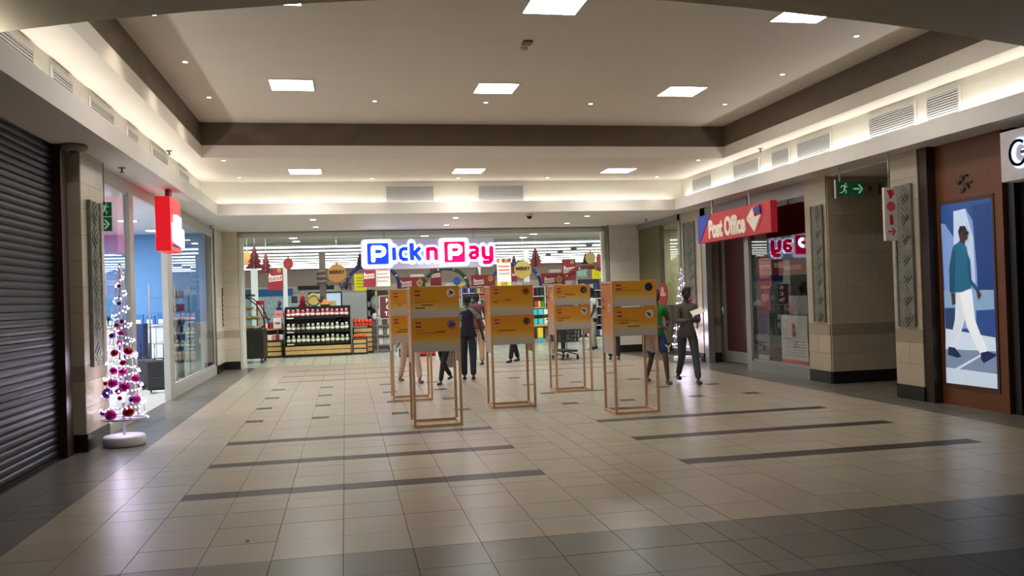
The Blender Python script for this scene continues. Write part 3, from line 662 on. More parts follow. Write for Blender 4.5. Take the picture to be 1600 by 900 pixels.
lpoly('print_back_hand', [(92,445),(108,442),(112,490),(98,498)], (70,44,36), 12)
lpoly('print_front_hand', [(202,432),(214,428),(226,455),(212,474)], (74,46,38), 12)
lpoly('print_neck', [(132,200),(156,200),(152,228),(130,218)], (50,34,30), 12)
lpoly('print_head', [(124,172),(134,152),(154,150),(164,172),(166,205),(150,218),(130,206)], (58,38,32), 13)
lpoly('print_hair', [(124,172),(132,150),(154,149),(160,166),(136,172),(128,190)], (16,14,18), 14)
lpoly('print_sunglasses', [(146,176),(170,174),(170,186),(150,188)], (12,12,16), 15)
# carved emblem on the timber above
e = tag(empty('timber_emblem', (XR, 0, 0)), 'small dark carved knot emblem on the timber above the light box', 'emblem')
def ep(cx, cy_): p_ = at(1440+cx*160/900, 180+cy_*160/900, 0, XR-.01); return (-p_.y, p_.z)
for pts in ([(350,525),(400,518),(398,535),(365,545),(368,570),(335,585),(335,610),(312,612),(308,580),(340,565),(338,535)], [(375,590),(440,575),(438,590),(395,600),(415,620),(415,640),(380,640),(372,668),(350,685),(345,655),(365,640),(362,600)]):
    MB().prism([ep(*p_) for p_ in pts], (-.0, 0, 0), (0, -1, 0), (0, 0, 1), .02).build('stroke', mat('emblem_dark', (30, 18, 14), .4), e)
struct(MB().box((XR+.05, 8.80, 0), (8.3, 8.93, ZS)).build('trim_9', mat('near_black', (22, 20, 20), .3)))
window(5, XR+.15, 4.0, 8.8, .0, 3.1, MATS['near_black'], None, .06)
struct(MB().box((XR+.2, 3.8, 3.1), (8.3, 8.93, ZS)).build('trim_10', MATS['near_black']))
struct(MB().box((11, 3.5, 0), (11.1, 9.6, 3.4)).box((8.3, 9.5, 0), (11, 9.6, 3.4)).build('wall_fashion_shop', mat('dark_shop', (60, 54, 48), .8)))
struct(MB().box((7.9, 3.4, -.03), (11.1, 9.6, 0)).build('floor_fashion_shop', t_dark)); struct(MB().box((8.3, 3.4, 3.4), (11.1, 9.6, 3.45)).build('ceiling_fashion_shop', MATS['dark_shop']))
# white hanging name board with a glowing G
GX = 7.45; a = at(1562, 208, 0, GX); b = at(1567, 285, 0, GX)
e = tag(empty('fashion_sign', (GX, a.y, (a.z+b.z)/2)), 'white hanging box sign with a dark back-lit letter G at the right edge', 'sign'); hh = (a.z-b.z)/2
MB().bbox((0, -2.2, -hh), (.22, 0, hh), .006).build('box', mat('sign_board_white', (200, 192, 190), .5, emit=.06), e)
ge = mat('halo_blue_white', (200, 214, 255), .4, emit=3, noise=0); gd = mat('letter_dark', (26, 30, 46), .4, noise=0)
gr_ = .118; arcp = [(gr_*math.cos(t), 1.15*gr_*math.sin(t)) for t in [math.radians(x_) for x_ in range(50, 345, 14)]]+[(gr_*.97, 0), (gr_*.35, 0)]
def stroke(mb, pts, w, o, u, v, t, ends=False):
    o, u, v = Vector(o), Vector(u), Vector(v)
    for i in range(len(pts)-1):
        a_, b_ = Vector(pts[i]), Vector(pts[i+1]); d = b_-a_
        if d.length < 1e-6: continue
        d.normalize(); n_ = Vector((-d.y, d.x))*w/2
        mb.prism([tuple(a_-n_), tuple(b_-n_), tuple(b_+n_), tuple(a_+n_)], o, u, v, t)
    for i, p_ in enumerate(pts):
        if ends or 0 < i < len(pts)-1: mb.prism(circle(w/2, 14, p_[0], p_[1]), o, u, v, t)
oo = (-.005, -.30, .01)
mb = MB(); stroke(mb, arcp, .07, oo, (0, -1, 0), (0, 0, 1), .006, True); mb.build('letter_halo', ge, e)
mb = MB(); stroke(mb, arcp, .036, (-.03, -.30, .01), (0, -1, 0), (0, 0, 1), .012); mb.build('letter', gd, e)
MB().box((.08, -.5, hh), (.12, -.46, ZS-(a.z+b.z)/2)).build('hanger', alu, e)

# ------------------------------------------------------------------ louvres in the cove walls
lou = mat('louvre_metal', (204, 202, 198), .5, metal=.2, noise=.02)
def louvre(axis, val, p0, p1, label, flip=1):
    a = at(p0[0], p0[1], axis, val); b = at(p1[0], p1[1], axis, val)
    z0, z1 = 3.62, 4.07
    if axis == 0:
        y0, y1 = sorted((a.y, b.y)); e = empty('air_louvre', (val, y0, z0)); w = y1-y0
        def bx(a0, a1, b0, b1, d0, d1): return MB().box((d0*flip, a0, b0), (d1*flip, a1, b1))
    else:
        x0, x1 = sorted((a.x, b.x)); e = empty('air_louvre', (x0, val, z0)); w = x1-x0
        def bx(a0, a1, b0, b1, d0, d1): return MB().box((a0, -d0, b0), (a1, -d1, b1))
    tag(e, label, 'vent', 'louvres in the cove wall'); h = z1-z0
    f = bx(0, w, 0, h, 0, .004); f.build('backing', mat('louvre_back', (150, 148, 145), .7), e)
    mb = MB()
    for q_ in (bx(-.03, 0, -.03, h+.03, 0, .02), bx(w, w+.03, -.03, h+.03, 0, .02), bx(0, w, h, h+.03, 0, .02), bx(0, w, -.03, 0, 0, .02)): mb.add(q_.v, q_.f)
    mb.build('frame', white_metal, e)
    sl = bx(.005, w-.005, 0, .018, .004, .018).mesh('slat', lou)
    for i in range(14): put('slat', sl, e, (0, 0, .008+i*(h/14)))
wn = ('nearest', 'second', 'third', 'fourth', 'fifth', 'sixth and farthest')
for i, (a_, b_) in enumerate((((-30,60),(49,100)), ((80,110),(111,150)), ((140,160),(176,200)), ((198,210),(214,228)), ((237,245),(260,262)), ((278,270),(294,286)))):
    louvre(0, -2.845, a_, b_, wn[i]+' louvre along the left cove wall', 1)
for i, (a_, b_) in enumerate((((1450,160),(1499,160)), ((1360,190),(1430,190)), ((1247,230),(1298,230)), ((1207,240),(1233,240)), ((1147,262),(1186,262)), ((1083,285),(1112,285)))):
    louvre(0, 7.695, a_, b_, wn[i]+' louvre along the right cove wall', -1)
louvre(1, 18.445, (604,300), (677,300), 'left louvre in the far cove wall'); louvre(1, 18.445, (748,300), (817,300), 'right louvre in the far cove wall')
# sprinklers, camera dome, ceiling detector
spm = mat('sprinkler_steel', (120, 116, 110), .4, metal=.6)
for x, y, z, t in ((-2.76, 14.7, 4.18, 'in the left low ceiling'), (7.55, 14.35, 4.18, 'in the right low ceiling'), (-2.97, 20.4, ZS, 'in the soffit over the far left pillar'), (-2.8, 11.78, ZS, 'in the soffit beside the left green sign'), (7.5, 20.3, ZS, 'in the soffit near the far right corner')):
    e = tag(empty('sprinkler', (x, y, z)), 'small sprinkler head '+t, 'sprinkler'); MB().lathe([(.05, 0), (.045, -.01), (.012, -.012), (.012, -.06), (.001, -.061)], n=10).build('pipe', spm, e); MB().lathe([(.035, -.06), (.035, -.066)], n=10).build('deflector', spm, e)
e = tag(empty('security_camera', (4.13, 18.69, ZS)), 'small dark dome camera under the far soffit', 'camera'); MB().lathe([(.09, 0), (.09, -.03), (.07, -.04)], n=18).build('mount', white_metal, e); MB().ball((0, 0, -.045), .065, 16, 10).build('dome', mat('dark_dome', (14, 14, 16), .1), e)
e = tag(empty('ceiling_detector', (2.34, 10.6, 4.80)), 'small white detector box with a grey plate on the raised ceiling', 'sensor'); MB().bbox((-.07, -.33, -.03), (.05, -.18, 0), .005).build('plate', mat('detector_grey', (120, 114, 104), .6), e); MB().lathe([(.05, 0), (.05, -.03), (.03, -.05)], n=14).build('head', white_metal, e)
# ------------------------------------------------------------------ supermarket shell
mk_floor = bpy.data.materials.new('market_floor'); mk_floor.use_nodes = True
nt = mk_floor.node_tree; b = nt.nodes['Principled BSDF']; tc = nt.nodes.new('ShaderNodeNewGeometry'); br = nt.nodes.new('ShaderNodeTexBrick')
br.offset = 0; br.inputs['Scale'].default_value = 1; br.inputs['Brick Width'].default_value = .45; br.inputs['Row Height'].default_value = .45; br.inputs['Mortar Size'].default_value = .008
br.inputs['Color1'].default_value = lin((186, 190, 176)); br.inputs['Color2'].default_value = lin((178, 182, 168)); br.inputs['Mortar'].default_value = lin((120, 120, 108))
nt.links.new(tc.outputs['Position'], br.inputs['Vector']); nt.links.new(br.outputs['Color'], b.inputs['Base Color']); b.inputs['Roughness'].default_value = .22
FY = 22.5
struct(MB().box((-9, FY, -.03), (17, 74, .0)).build('floor_market', mk_floor))
cm = mat('market_ceiling', (140, 142, 138), .7, noise=.02); brn = mat('market_brown_bulkhead', (190, 166, 152), .7, noise=.03); bei = mat('market_beige', (220, 206, 182), .7, noise=.03)
struct(MB().box((-9, 22.62, 3.60), (17, 29, 3.68)).build('ceiling_market_front', mat('market_front_ceiling', (206, 206, 196), .7, noise=.02))); struct(MB().box((-9, 29, 3.60), (17, 50, 3.68)).build('ceiling_market', cm)); struct(MB().box((-9, 50.1, 2.9), (17, 74, 3.0)).build('ceiling_market_back', cm))  # front strip: its stronger light put into a paler ceiling colour
mb = MB(); mb.box((-9.1, 22.6, 0), (-9, 74, 3.7)); mb.box((17, 22.6, 0), (17.1, 74, 3.7)); mb.box((-9, 74, 0), (17, 74.1, 3.7)); struct(mb.build('wall_market', bei))
mb = MB(); mb.box((-9, 50, 2.55), (17, 50.1, 3.62)); struct(mb.build('wall_market_bulkhead', brn))
mb = MB(); mb.box((-9, 49.8, 2.2), (17, 50.0, 2.56)); struct(mb.build('trim_11', bei))
mb = MB(); mb.box((-9, 49.9, 0), (1.6, 50.05, 2.2)); struct(mb.build('wall_market_back', mat('market_white_partition', (232, 230, 226), .6, noise=.02)))
# opening: head, jambs, entrance track
mb = MB(); mb.box((-2.62, 22.40, 3.30), (7.05, 22.62, 3.7)); struct(mb.build('wall_entrance_head', mat('head_paint', (222, 222, 212), .5, noise=.01)))  # head colour lightened to stand in for glow from the sign
mb = MB(); mb.box((-2.66, 22.34, 3.36), (7.1, 22.40, 3.42)); struct(mb.build('trim_12', alu_white))
mb = MB(); mb.box((-2.62, 22.3, 0), (-2.54, 22.45, 3.32)); mb.box((6.93, 22.3, 0), (7.03, 22.45, 3.32)); mb.box((-2.60, 22.45, 0), (-2.5, 22.55, 3.3)); mb.box((7.1, 22.1, 0), (7.16, 22.3, 3.32)); struct(mb.build('trim_13', mat('white_jamb', (236, 238, 230), .4, noise=.01)))
struct(MB().box((-9, 22.6, 0), (-2.6, 22.7, 3.7)).box((7.1, 22.6, 0), (17, 22.7, 3.7)).build('wall_market_front', bei))
# fluorescent rows
tube_m = mat('fluorescent_tube', (250, 255, 252), .5, emit=L_SHOP, noise=0)
rows = []
for i in range(9):
    y = 30.1+i*2.3; e = empty('strip_light_row', (0, y, 3.6))
    tag(e, ('frontmost', 'second', 'third', 'fourth', 'fifth', 'sixth', 'seventh', 'eighth', 'rearmost')[i]+' row of white strip lights across the supermarket ceiling', 'ceiling light', 'strip light rows')
    MB().box((-8.6, -.09, -.03), (16.6, .09, 0)).build('housing', cm, e)
    for (x0, x1) in (((-8.5, 1.3), (1.7, 9.4), (9.7, 16.5)) if i else ((-8.5, 9.4), (9.7, 16.5))): MB().box((x0, -.06, -.09), (x1, .06, -.045)).build('tube', tube_m, e)
for y in (24.2, 26.6, 28.2):
    for x in (-1.5, 2.5, 6.0):
        e = tag(empty('round_ceiling_lamp', (x, y, 3.6)), 'round lamp in the plain front strip of the supermarket ceiling', 'ceiling light', 'round lamps in the supermarket ceiling')
        MB().lathe([(.12, -.012), (.115, 0)], n=16).build('lens', shop_l, e)
for y in (23.4, 24.6, 25.6): area('market_front_fill', (3.5, y, 3.5), 20, .3, 175, (math.radians(0 if y < 24 else 38), 0, 0), (.96, 1, .97), 2.6)  # added fill lamps on the unseen front ceiling, brightening the shop
area('market_back_fill', (4, 62, 2.85), 18, 8, 500)  # added fill behind the bulkhead, out of sight
for y in (52.5, 50.6): area('market_rear_fill', (3.5, y, 2.86), 20, .4, 200, (0, 0, 0), (.96, 1, .97))  # added unseen fill to brighten the back of the shop
# columns inside
colm = mat('column_taupe', (138, 124, 116), .6); lit = mat('white_post', (214, 222, 216), .5, emit=.5, noise=0)
o = struct(MB().box((at(500, 470, 1, 33).x, 33, 0), (at(510, 470, 1, 33).x, 33.3, 3.6)).build('pillar_market', colm))
for i, (a_, b_, y_) in enumerate(((393, 403, 34.5), (443, 449.5, 38), (821, 828.5, 35), (748, 752.5, 44))):
    o = MB().box((at(a_, 470, 1, y_).x, y_, 0), (at(b_, 470, 1, y_).x, y_+.2, 3.6)).build('market_post', lit); o['kind'] = 'structure'

# ------------------------------------------------------------------ market sign
SY = 22.20
def sp(px, py): p_ = at(px, py, 1, SY); return (p_.x, p_.z)
sg = tag(empty('market_sign', (0, SY, 0)), 'glowing white sign reading Pick n Pay in blue and magenta over the entrance', 'sign')
a = sp(566.5, 376); b = sp(773, 413)
brd = mat('sign_diffuser', (196, 196, 216), .4, emit=.2, noise=0, ecol=(196, 198, 226))
MB().prism(rrect(a[0], b[1]-.06, b[0], a[1]+.02, .07), (0, .02, 0), *FACE, -.12).build('board', brd, sg)
halo = mat('sign_halo', (240, 246, 255), .4, emit=1.15, noise=0); halo2 = mat('sign_halo_soft', (214, 224, 250), .4, emit=.5, noise=0)  # soft halo: letter glow on the board painted as a dim emissive outline
sblue = mat('sign_blue', (24, 72, 226), .3, emit=.9, noise=0); smag = mat('sign_magenta', (228, 0, 98), .3, emit=.9, noise=0); swhite = mat('sign_white_letter', (250, 252, 255), .3, emit=1.6, noise=0)
c1 = lambda pts: [sp(560+x/12.86, 360+y/12.86) for x, y in pts]
c2 = lambda pts: [sp(670+x/12.86, 360+y/12.86) for x, y in pts]
glyphs = [('letter_i', c1([(708,345),(722,602)]), .088, sblue), ('letter_c', c1([(985,372),(905,370),(855,395),(838,475),(855,552),(905,582),(992,582)]), .082, sblue),
          ('letter_k', c1([(1064,258),(1080,602)]), .098, sblue), ('letter_k_arm', c1([(1238,345),(1128,452),(1245,602)]), .085, sblue),
          ('letter_n', [sp(668.8,406.7), sp(668.3,389.3), sp(677.5,388.6), sp(680.8,391), sp(681.6,406.4)], .088, smag),
          ('letter_a', c2([(808,345),(925,338),(968,372),(972,545)]), .085, smag), ('letter_a_bowl', c2([(968,442),(868,448),(828,498),(858,552),(972,548)]), .078, smag),
          ('letter_y', c2([(1088,318),(1098,505),(1135,548),(1240,548)]), .088, smag), ('letter_y_stem', c2([(1250,316),(1256,590),(1215,640),(1085,640)]), .092, smag)]
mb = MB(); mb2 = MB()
for nm, pts, w, m in glyphs:
    k_ = [(pts[0][0], pts[0][1])]+list(pts[1:])
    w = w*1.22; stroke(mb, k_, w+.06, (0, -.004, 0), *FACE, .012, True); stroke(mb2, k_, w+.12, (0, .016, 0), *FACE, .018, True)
def square(x0, y0, x1, y1, m, P):
    a_, b_ = sp((x0+0)/1, y0), sp(x1, y1); cx_, cz_ = (a_[0]+b_[0])/2, (a_[1]+b_[1])/2; w = (b_[0]-a_[0])/2
    mb.prism(rrect(cx_-w-.12, cz_-w-.09, cx_+w+.09, cz_+w+.09, .08), (0, -.004, 0), *FACE, .012)
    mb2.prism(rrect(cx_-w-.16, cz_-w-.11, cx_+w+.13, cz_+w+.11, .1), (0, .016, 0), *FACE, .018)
    MB().prism(rrect(cx_-w, cz_-w, cx_+w, cz_+w, .03), (0, -.016, 0), *FACE, .03).build('letter_tile', m, sg)
    q_ = MB(); stroke(q_, [(cx_+w*u_, cz_+w*v_) for u_, v_ in P], w*.40, (0, -.046, 0), *FACE, .012, False)
    q_.prism(circle(w*.2, 12, cx_+w*P[0][0], cz_+w*P[0][1]), (0, -.046, 0), *FACE, .012)
    q_.build('letter_p', swhite, sg)
PP = [(-.45,-.62),(-.45,.58),(.28,.58),(.52,.45),(.58,.2),(.5,-.02),(.28,-.16),(-.45,-.16)]
square(573.2, 379.8, 607.5, 413.4, sblue, PP); square(693.5, 377.8, 726.5, 409.6, smag, PP)
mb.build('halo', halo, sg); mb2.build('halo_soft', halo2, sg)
for nm, pts, w, m in glyphs: q_ = MB(); stroke(q_, pts, w*1.22, (0, -.02, 0), *FACE, .02); q_.build(nm.split('_')[0]+'_'+nm.split('_')[1], m, sg)
for px_ in (600, 740): x_ = sp(px_, 370)[0]; MB().tube([(x_, .05, a[1]), (x_, .05, 3.5)], .008).build('hanger', alu, sg)

# ------------------------------------------------------------------ shop things
wplank = mat('crate_wood', (196, 160, 100), .6, noise=.12, scale=12); dkm = mat('black_metal_shelf', (26, 26, 26), .4, noise=.05)
redp = mat('poster_maroon', (140, 26, 40), .6, noise=.02); maroon = mat('tree_maroon', (84, 10, 18), .6, noise=.05); gold = mat('gold_card', (176, 150, 78), .45, noise=.05); gold_d = mat('gold_deep', (158, 112, 50), .45, noise=.05)
cream = mat('card_cream', (232, 222, 214), .6, noise=.03); yel = mat('yellow_card', (240, 226, 30), .6, emit=.15, noise=0); ink = mat('black_ink', (24, 22, 24), .6, noise=0)
def card(name, x0, y0, x1, y1, Y, m, label, cat, t=.02):
    a_ = at(x0, y0, 1, Y); b_ = at(x1, y1, 1, Y); w, h = b_.x-a_.x, a_.z-b_.z
    e = tag(empty(name, ((a_.x+b_.x)/2, Y, b_.z)), label, cat); MB().box((-w/2, 0, 0), (w/2, t, h)).build('sheet', m, e)
    return e, w, h
def string(e, x, z, top=3.6):
    MB().tube([(x, .01, z), (x, .01, top-e.location.z)], .004, 5).build('string', alu_white, e)
def xmas(e, w, h, u=.1, v=.15, s_=.8, disc=None):
    """white outlined label with a pointed hat, and a gold bauble"""
    x0 = -w/2+w*u; ww = w*s_; hh_ = min(h*.5, ww*.45); z0 = h*v
    MB().prism([(x0, z0), (x0+ww, z0+hh_*.2), (x0+ww, z0+hh_*1.15), (x0, z0+hh_*.95)], (0, -.004, 0), *FACE, .006).build('label_outline', cream, e)
    MB().prism([(x0+.02, z0+.03), (x0+ww-.02, z0+hh_*.2+.03), (x0+ww-.02, z0+hh_*1.15-.03), (x0+.02, z0+hh_*.95-.03)], (0, -.011, 0), *FACE, .003).build('label_field', redp, e)
    mb = MB()
    for r_, n_ in ((.28, 9), (.56, 7)):
        for k_ in range(n_): xa = x0+ww*(.08+k_*.84/n_); mb.box((xa, -.018, z0+hh_*(r_+k_*.2/n_)), (xa+ww*.84/n_*(.55+.2*(k_ % 2)), -.014, z0+hh_*(r_+.15+k_*.2/n_+.04*(k_ % 3))))
    mb.build('label_strokes', cream, e)
    MB().prism([(x0, z0+hh_*.9), (x0+ww*.22, z0+hh_*.95), (x0+ww*.06, z0+hh_*1.5)], (0, -.014, 0), *FACE, .006).build('hat', cream, e)
    if disc:
        MB().prism(circle(disc[2], 18, disc[0]*w, disc[1]*h), (0, -.006, 0), *FACE, .01).build('gold_disc', gold, e)
        MB().prism([(disc[0]*w-.03, disc[1]*h+disc[2]*.9), (disc[0]*w+.03, disc[1]*h+disc[2]*.9), (disc[0]*w, disc[1]*h+disc[2]*1.6)], (0, -.006, 0), *FACE, .01).build('disc_cap', gold, e)
        MB().prism(circle(disc[2]*.6, 14, disc[0]*w, disc[1]*h), (0, -.02, 0), *FACE, .006).build('disc_centre', gold_d, e)
e, w, h = card('hanging_poster', 418, 419, 443, 453, 27.5, redp, 'maroon poster with white label and gold disc hanging at the left of the entrance', 'poster'); xmas(e, w, h, .06, .38, .86, (.25, .88, .06)); string(e, 0, h)
e, w, h = card('hanging_poster', 567, 419, 587, 448, 27.5, redp, 'maroon poster just under the left end of the glowing sign', 'poster'); xmas(e, w, h, .06, .42, .86); string(e, 0, h)
e, w, h = card('hanging_poster', 672, 419, 690, 446, 31, redp, 'maroon poster behind the green garland arch', 'poster'); xmas(e, w, h, .1, .45, .8); string(e, 0, h)
e, w, h = card('hanging_poster', 878, 405, 900, 438, 29, redp, 'maroon poster with gold disc above the red garland arch', 'poster'); xmas(e, w, h, .1, .35, .85, (.25, .85, .07)); string(e, 0, h)
e, w, h = card('hanging_poster', 799, 418, 808, 440, 29, redp, 'narrow maroon poster left of the gold disc reading MERRY', 'poster'); xmas(e, w, h, .1, .4, .8); string(e, 0, h)
e, w, h = card('header_board', 620, 433.5, 664, 450, 30, redp, 'low maroon header board with white label left of the green arch', 'board'); xmas(e, w, h, .1, .12, .42, (.32, .45, .12))
e, w, h = card('header_board', 736, 430, 774, 446.5, 30, redp, 'low maroon header board with gold discs right of the green arch', 'board'); xmas(e, w, h, .1, .12, .42, (.3, .65, .1))
MB().prism([(-w*.34, h), (-w*.16, h), (-w*.25, h+.38)], (0, .0, 0), *FACE, .02).build('triangle_topper', mat('topper_brown', (110, 84, 70), .6), e)
e, w, h = card('header_board', 845, 427, 882, 443, 30, redp, 'low maroon header board at the foot of the red arch', 'board'); xmas(e, w, h, .15, .08, .42, (.27, .4, .12))
e, w, h = card('hanging_poster', 587, 419, 610, 447, 27.6, cream, 'white poster with pale red print right of the maroon poster', 'poster'); string(e, 0, h)
for i in range(4): MB().box((-w*.42, -.005, h*(.85-.2*i)), (w*(.42-.1*(i % 2)), 0, h*(.92-.2*i))).build('print_line', mat('pale_red_print', (220, 120, 112), .6, noise=.1) if i % 2 == 0 else mat('grey_print', (170, 166, 168), .6), e)
e, w, h = card('hanging_poster', 776, 403, 799, 446, 27.6, cream, 'white poster with fruit pictures right of the glowing sign', 'poster'); string(e, 0, h)
for i, c_ in enumerate(((196,110,90),(226,206,170),(90,84,80),(216,120,96),(150,70,60))): MB().prism(circle(.07, 12, (-.36+i*.18)*w*1.1, h*(.9-.02*(i % 2))), (0, -.006-.001*i, 0), *FACE, .004).build('printed_fruit', mat('fruit_%d' % i, c_, .6), e)
for i, c_ in enumerate(((230,206,40),(214,120,60),(120,150,70),(220,190,60))): MB().prism(circle(.07, 12, (-.36+i*.24)*w, h*.07), (0, -.006-.001*i, 0), *FACE, .004).build('printed_fruit', mat('fruit2_%d' % i, c_, .6), e)
for i in range(3): MB().box((-w*.4, -.005, h*(.66-.13*i)), (w*.4, 0, h*(.72-.13*i))).build('print_line', MATS['pale_red_print'] if i < 2 else MATS['grey_print'], e)
for (a_, lb) in (((553,428,573,454,33), 'yellow price card hanging under the blue arch'), ((925,420,940,436,31), 'yellow price card under the right end of the red arch')):
    e, w, h = card('price_card', *a_[:4], a_[4], yel, lb, 'card')
    for i in range(4): MB().box((-w*.3, -.004, h*(.75-.18*i)), (w*.3, 0, h*(.79-.18*i))).build('print_line', mat('olive_print', (150, 140, 30), .6), e)
    string(e, 0, h)
e, w, h = card('hanging_poster', 901, 421, 918, 433, 33, mat('mint_card', (150, 210, 190), .6), 'small mint card with white figures beside the red arch', 'card'); string(e, 0, h)
for i in range(3): MB().box((-w*.35+i*w*.25, -.004, h*.2), (-w*.2+i*w*.25, 0, h*.8)).build('figure', cream, e)
# hanging folded trees
def tree_pts(w, h):
    L = [(0, h)]
    for i, (ww, z_) in enumerate(((.34, .72), (.52, .5), (.72, .26), (1.0, 0))): L += [(w/2*ww, h*z_), (w/2*ww*.62, h*z_)] if z_ else [(w/2, 0)]
    R_ = L; return R_+[(-x, z) for x, z in R_[:0:-1]]
def htree(x0, y0, x1, y1, Y, label):
    a_ = at(x0, y0, 1, Y); b_ = at(x1, y1, 1, Y); w, h = b_.x-a_.x, a_.z-b_.z
    e = tag(empty('hanging_tree', ((a_.x+b_.x)/2, Y, b_.z)), label, 'decoration')
    MB().prism(tree_pts(w, h), (0, .01, 0), *FACE, .02).build('front_leaf', maroon, e); MB().prism(tree_pts(w, h), (-.01, 0, 0), (0, 1, 0), (0, 0, 1), .02).build('cross_leaf', maroon, e); string(e, 0, h)
htree(382, 383, 413, 419, 25, 'large maroon card tree hanging at the far left of the entrance')
htree(403, 394, 428, 426, 26, 'smaller maroon card tree right of the large one')
htree(822, 387, 851, 416, 27, 'maroon card tree hanging right of the gold MERRY disc')
htree(796, 398, 810, 416, 31, 'small maroon card tree left of the gold MERRY disc')
htree(907, 395, 923, 412, 31, 'small maroon card tree above the red arch')
htree(553, 394, 572, 418, 31, 'dark card tree partly behind the left end of the glowing sign')
def hbauble(cx, cy, r, Y, m, label, txt=None, sx=1, tm=None):
    c_ = at(cx, cy, 1, Y); R_ = (at(cx+r, cy, 1, Y).x-c_.x)
    e = tag(empty('hanging_bauble', (c_.x, Y, c_.z)), label, 'decoration')
    MB().prism(circle(R_, 28, sy=1/sx), (0, .012, 0), *FACE, .024).build('disc', m, e)
    MB().prism([(-R_*.2, R_/sx*.94), (R_*.2, R_/sx*.94), (R_*.1, R_/sx*1.18), (0, R_/sx*1.4), (-R_*.1, R_/sx*1.18)], (0, .012, 0), *FACE, .024).build('cap', m, e)
    if txt: put('lettering', text_mesh(txt, R_*.52, .003, .008, tm or ink, 1.05), e, (0, -.014, R_*.12), (PI/2, 0, 0))
    MB().box((-R_*.4, -.015, -R_*.28), (R_*.4, -.012, -R_*.22)).build('small_print', gold_d, e)
    string(e, 0, R_/sx*1.4)
hbauble(526.5, 427, 14.5, 25.5, gold_d, 'large gold disc reading MERRY left of the glowing sign', 'MERRY')
hbauble(817, 421.5, 13.4, 25.5, gold, 'large gold disc reading MERRY right of the glowing sign', 'MERRY')
hbauble(386, 404, 11, 26, gold_d, 'gold disc half hidden behind the large card tree at the far left')
hbauble(450.5, 412, 7.6, 29, mat('bauble_red', (176, 40, 50), .5), 'red oval hanging disc with a pale word band', None, .82)
hbauble(922.5, 403, 7.8, 29, gold, 'gold hanging disc above the red arch', None, .85)
hbauble(935.5, 405, 3.6, 28, redp, 'narrow red and white hanging disc at the right jamb', None, .42)
# garland arches standing on the shelf tops
def garland(cx, ytop, r, ybase, Y, c_, label, deg=(0, 180)):
    c0 = at(cx, ybase, 1, Y); R_ = at(cx+r, ybase, 1, Y).x-c0.x; Hh = at(cx, ytop, 1, Y).z-c0.z
    e = tag(empty('garland_arch', (c0.x, Y, c0.z)), label, 'garland'); m = mat('tinsel_%d' % c_[2], c_, .35, noise=.3, scale=40)
    pts = [(R_*math.cos(math.radians(t)), 0, Hh*math.sin(math.radians(t))) for t in range(deg[0], deg[1]+1, 5)]
    MB().tube(pts, .05, 7).build('core', m, e)
    mb = MB(); rnd = random.Random(3)
    for p_, q_ in zip(pts, pts[1:]):
        for k_ in range(26):
            t = rnd.random(); b_ = Vector(p_).lerp(Vector(q_), t); d = Vector((rnd.gauss(0, 1), rnd.gauss(0, 1), rnd.gauss(0, 1))).normalized(); s_ = d.cross(Vector((.3, .5, .8))).normalized()*.012
            mb.add([b_+s_, b_-s_, b_+d*.10], [(0, 1, 2)])
    o = mb.build('tinsel', m, e); o['kind'] = 'stuff'
    for k_ in range(4):
        t = math.radians(30+k_*40); MB().ball((R_*math.cos(t), -.07, Hh*math.sin(t)), .035, 8, 6).build('small_ball', gold if k_ % 2 else cream, e)
garland(697, 419.5, 35, 450, 29, (22, 52, 40), 'dark green tinsel arch behind the front display stand')
garland(583, 413, 42, 450, 29.5, (18, 30, 110), 'dark blue tinsel arch behind the left half of the glowing sign')
garland(806, 412, 39, 448, 30.5, (30, 66, 168), 'bright blue tinsel arch right of the glowing sign')
garland(918, 417.5, 37, 443, 28.5, (120, 14, 26), 'red tinsel arch at the right of the entrance')
# far white picture panels and screen
e, w, h = card('wall_screen', 484, 459, 533, 487, 49, mat('screen_pale', (190, 210, 228), .3, emit=.6, noise=.04), 'pale lit screen in a dark blue frame on the back partition', 'screen')
mb = MB(); mb.box((-w/2-.08, -.03, -.08), (w/2+.08, .0, 0)); mb.box((-w/2-.08, -.03, h), (w/2+.08, .0, h+.08)); mb.box((-w/2-.08, -.03, 0), (-w/2, .0, h)); mb.box((w/2, -.03, 0), (w/2+.08, .0, h)); mb.build('frame', mat('navy_frame', (24, 36, 84), .4), e)
MB().box((w*.1, -.01, h*.1), (w*.35, 0, h*.6)).build('screen_note', mat('note_cream', (206, 200, 150), .5, emit=.3, noise=0), e)
e, w, h = card('ceiling_beam_dark', 465, 447, 522, 452, 48.5, mat('navy_dark', (26, 28, 44), .5), 'dark hanging rail in front of the back partition', 'rail', .1)
for x0, x1, lb in ((455, 465, 'left small framed picture over the jar display'), (497, 507, 'right small framed picture over the jar display')):
    e, w, h = card('framed_picture', x0, 463, x1, 474, 28.5, mat('picture_dark', (60, 44, 46), .5, noise=.3, scale=30), lb, 'picture')
    MB().box((-w/2-.02, -.01, -.02), (w/2+.02, -.004, 0)).build('frame_bar', cream, e); MB().box((-.01, .02, -.75), (.01, .04, 0)).build('stem', alu_white, e)
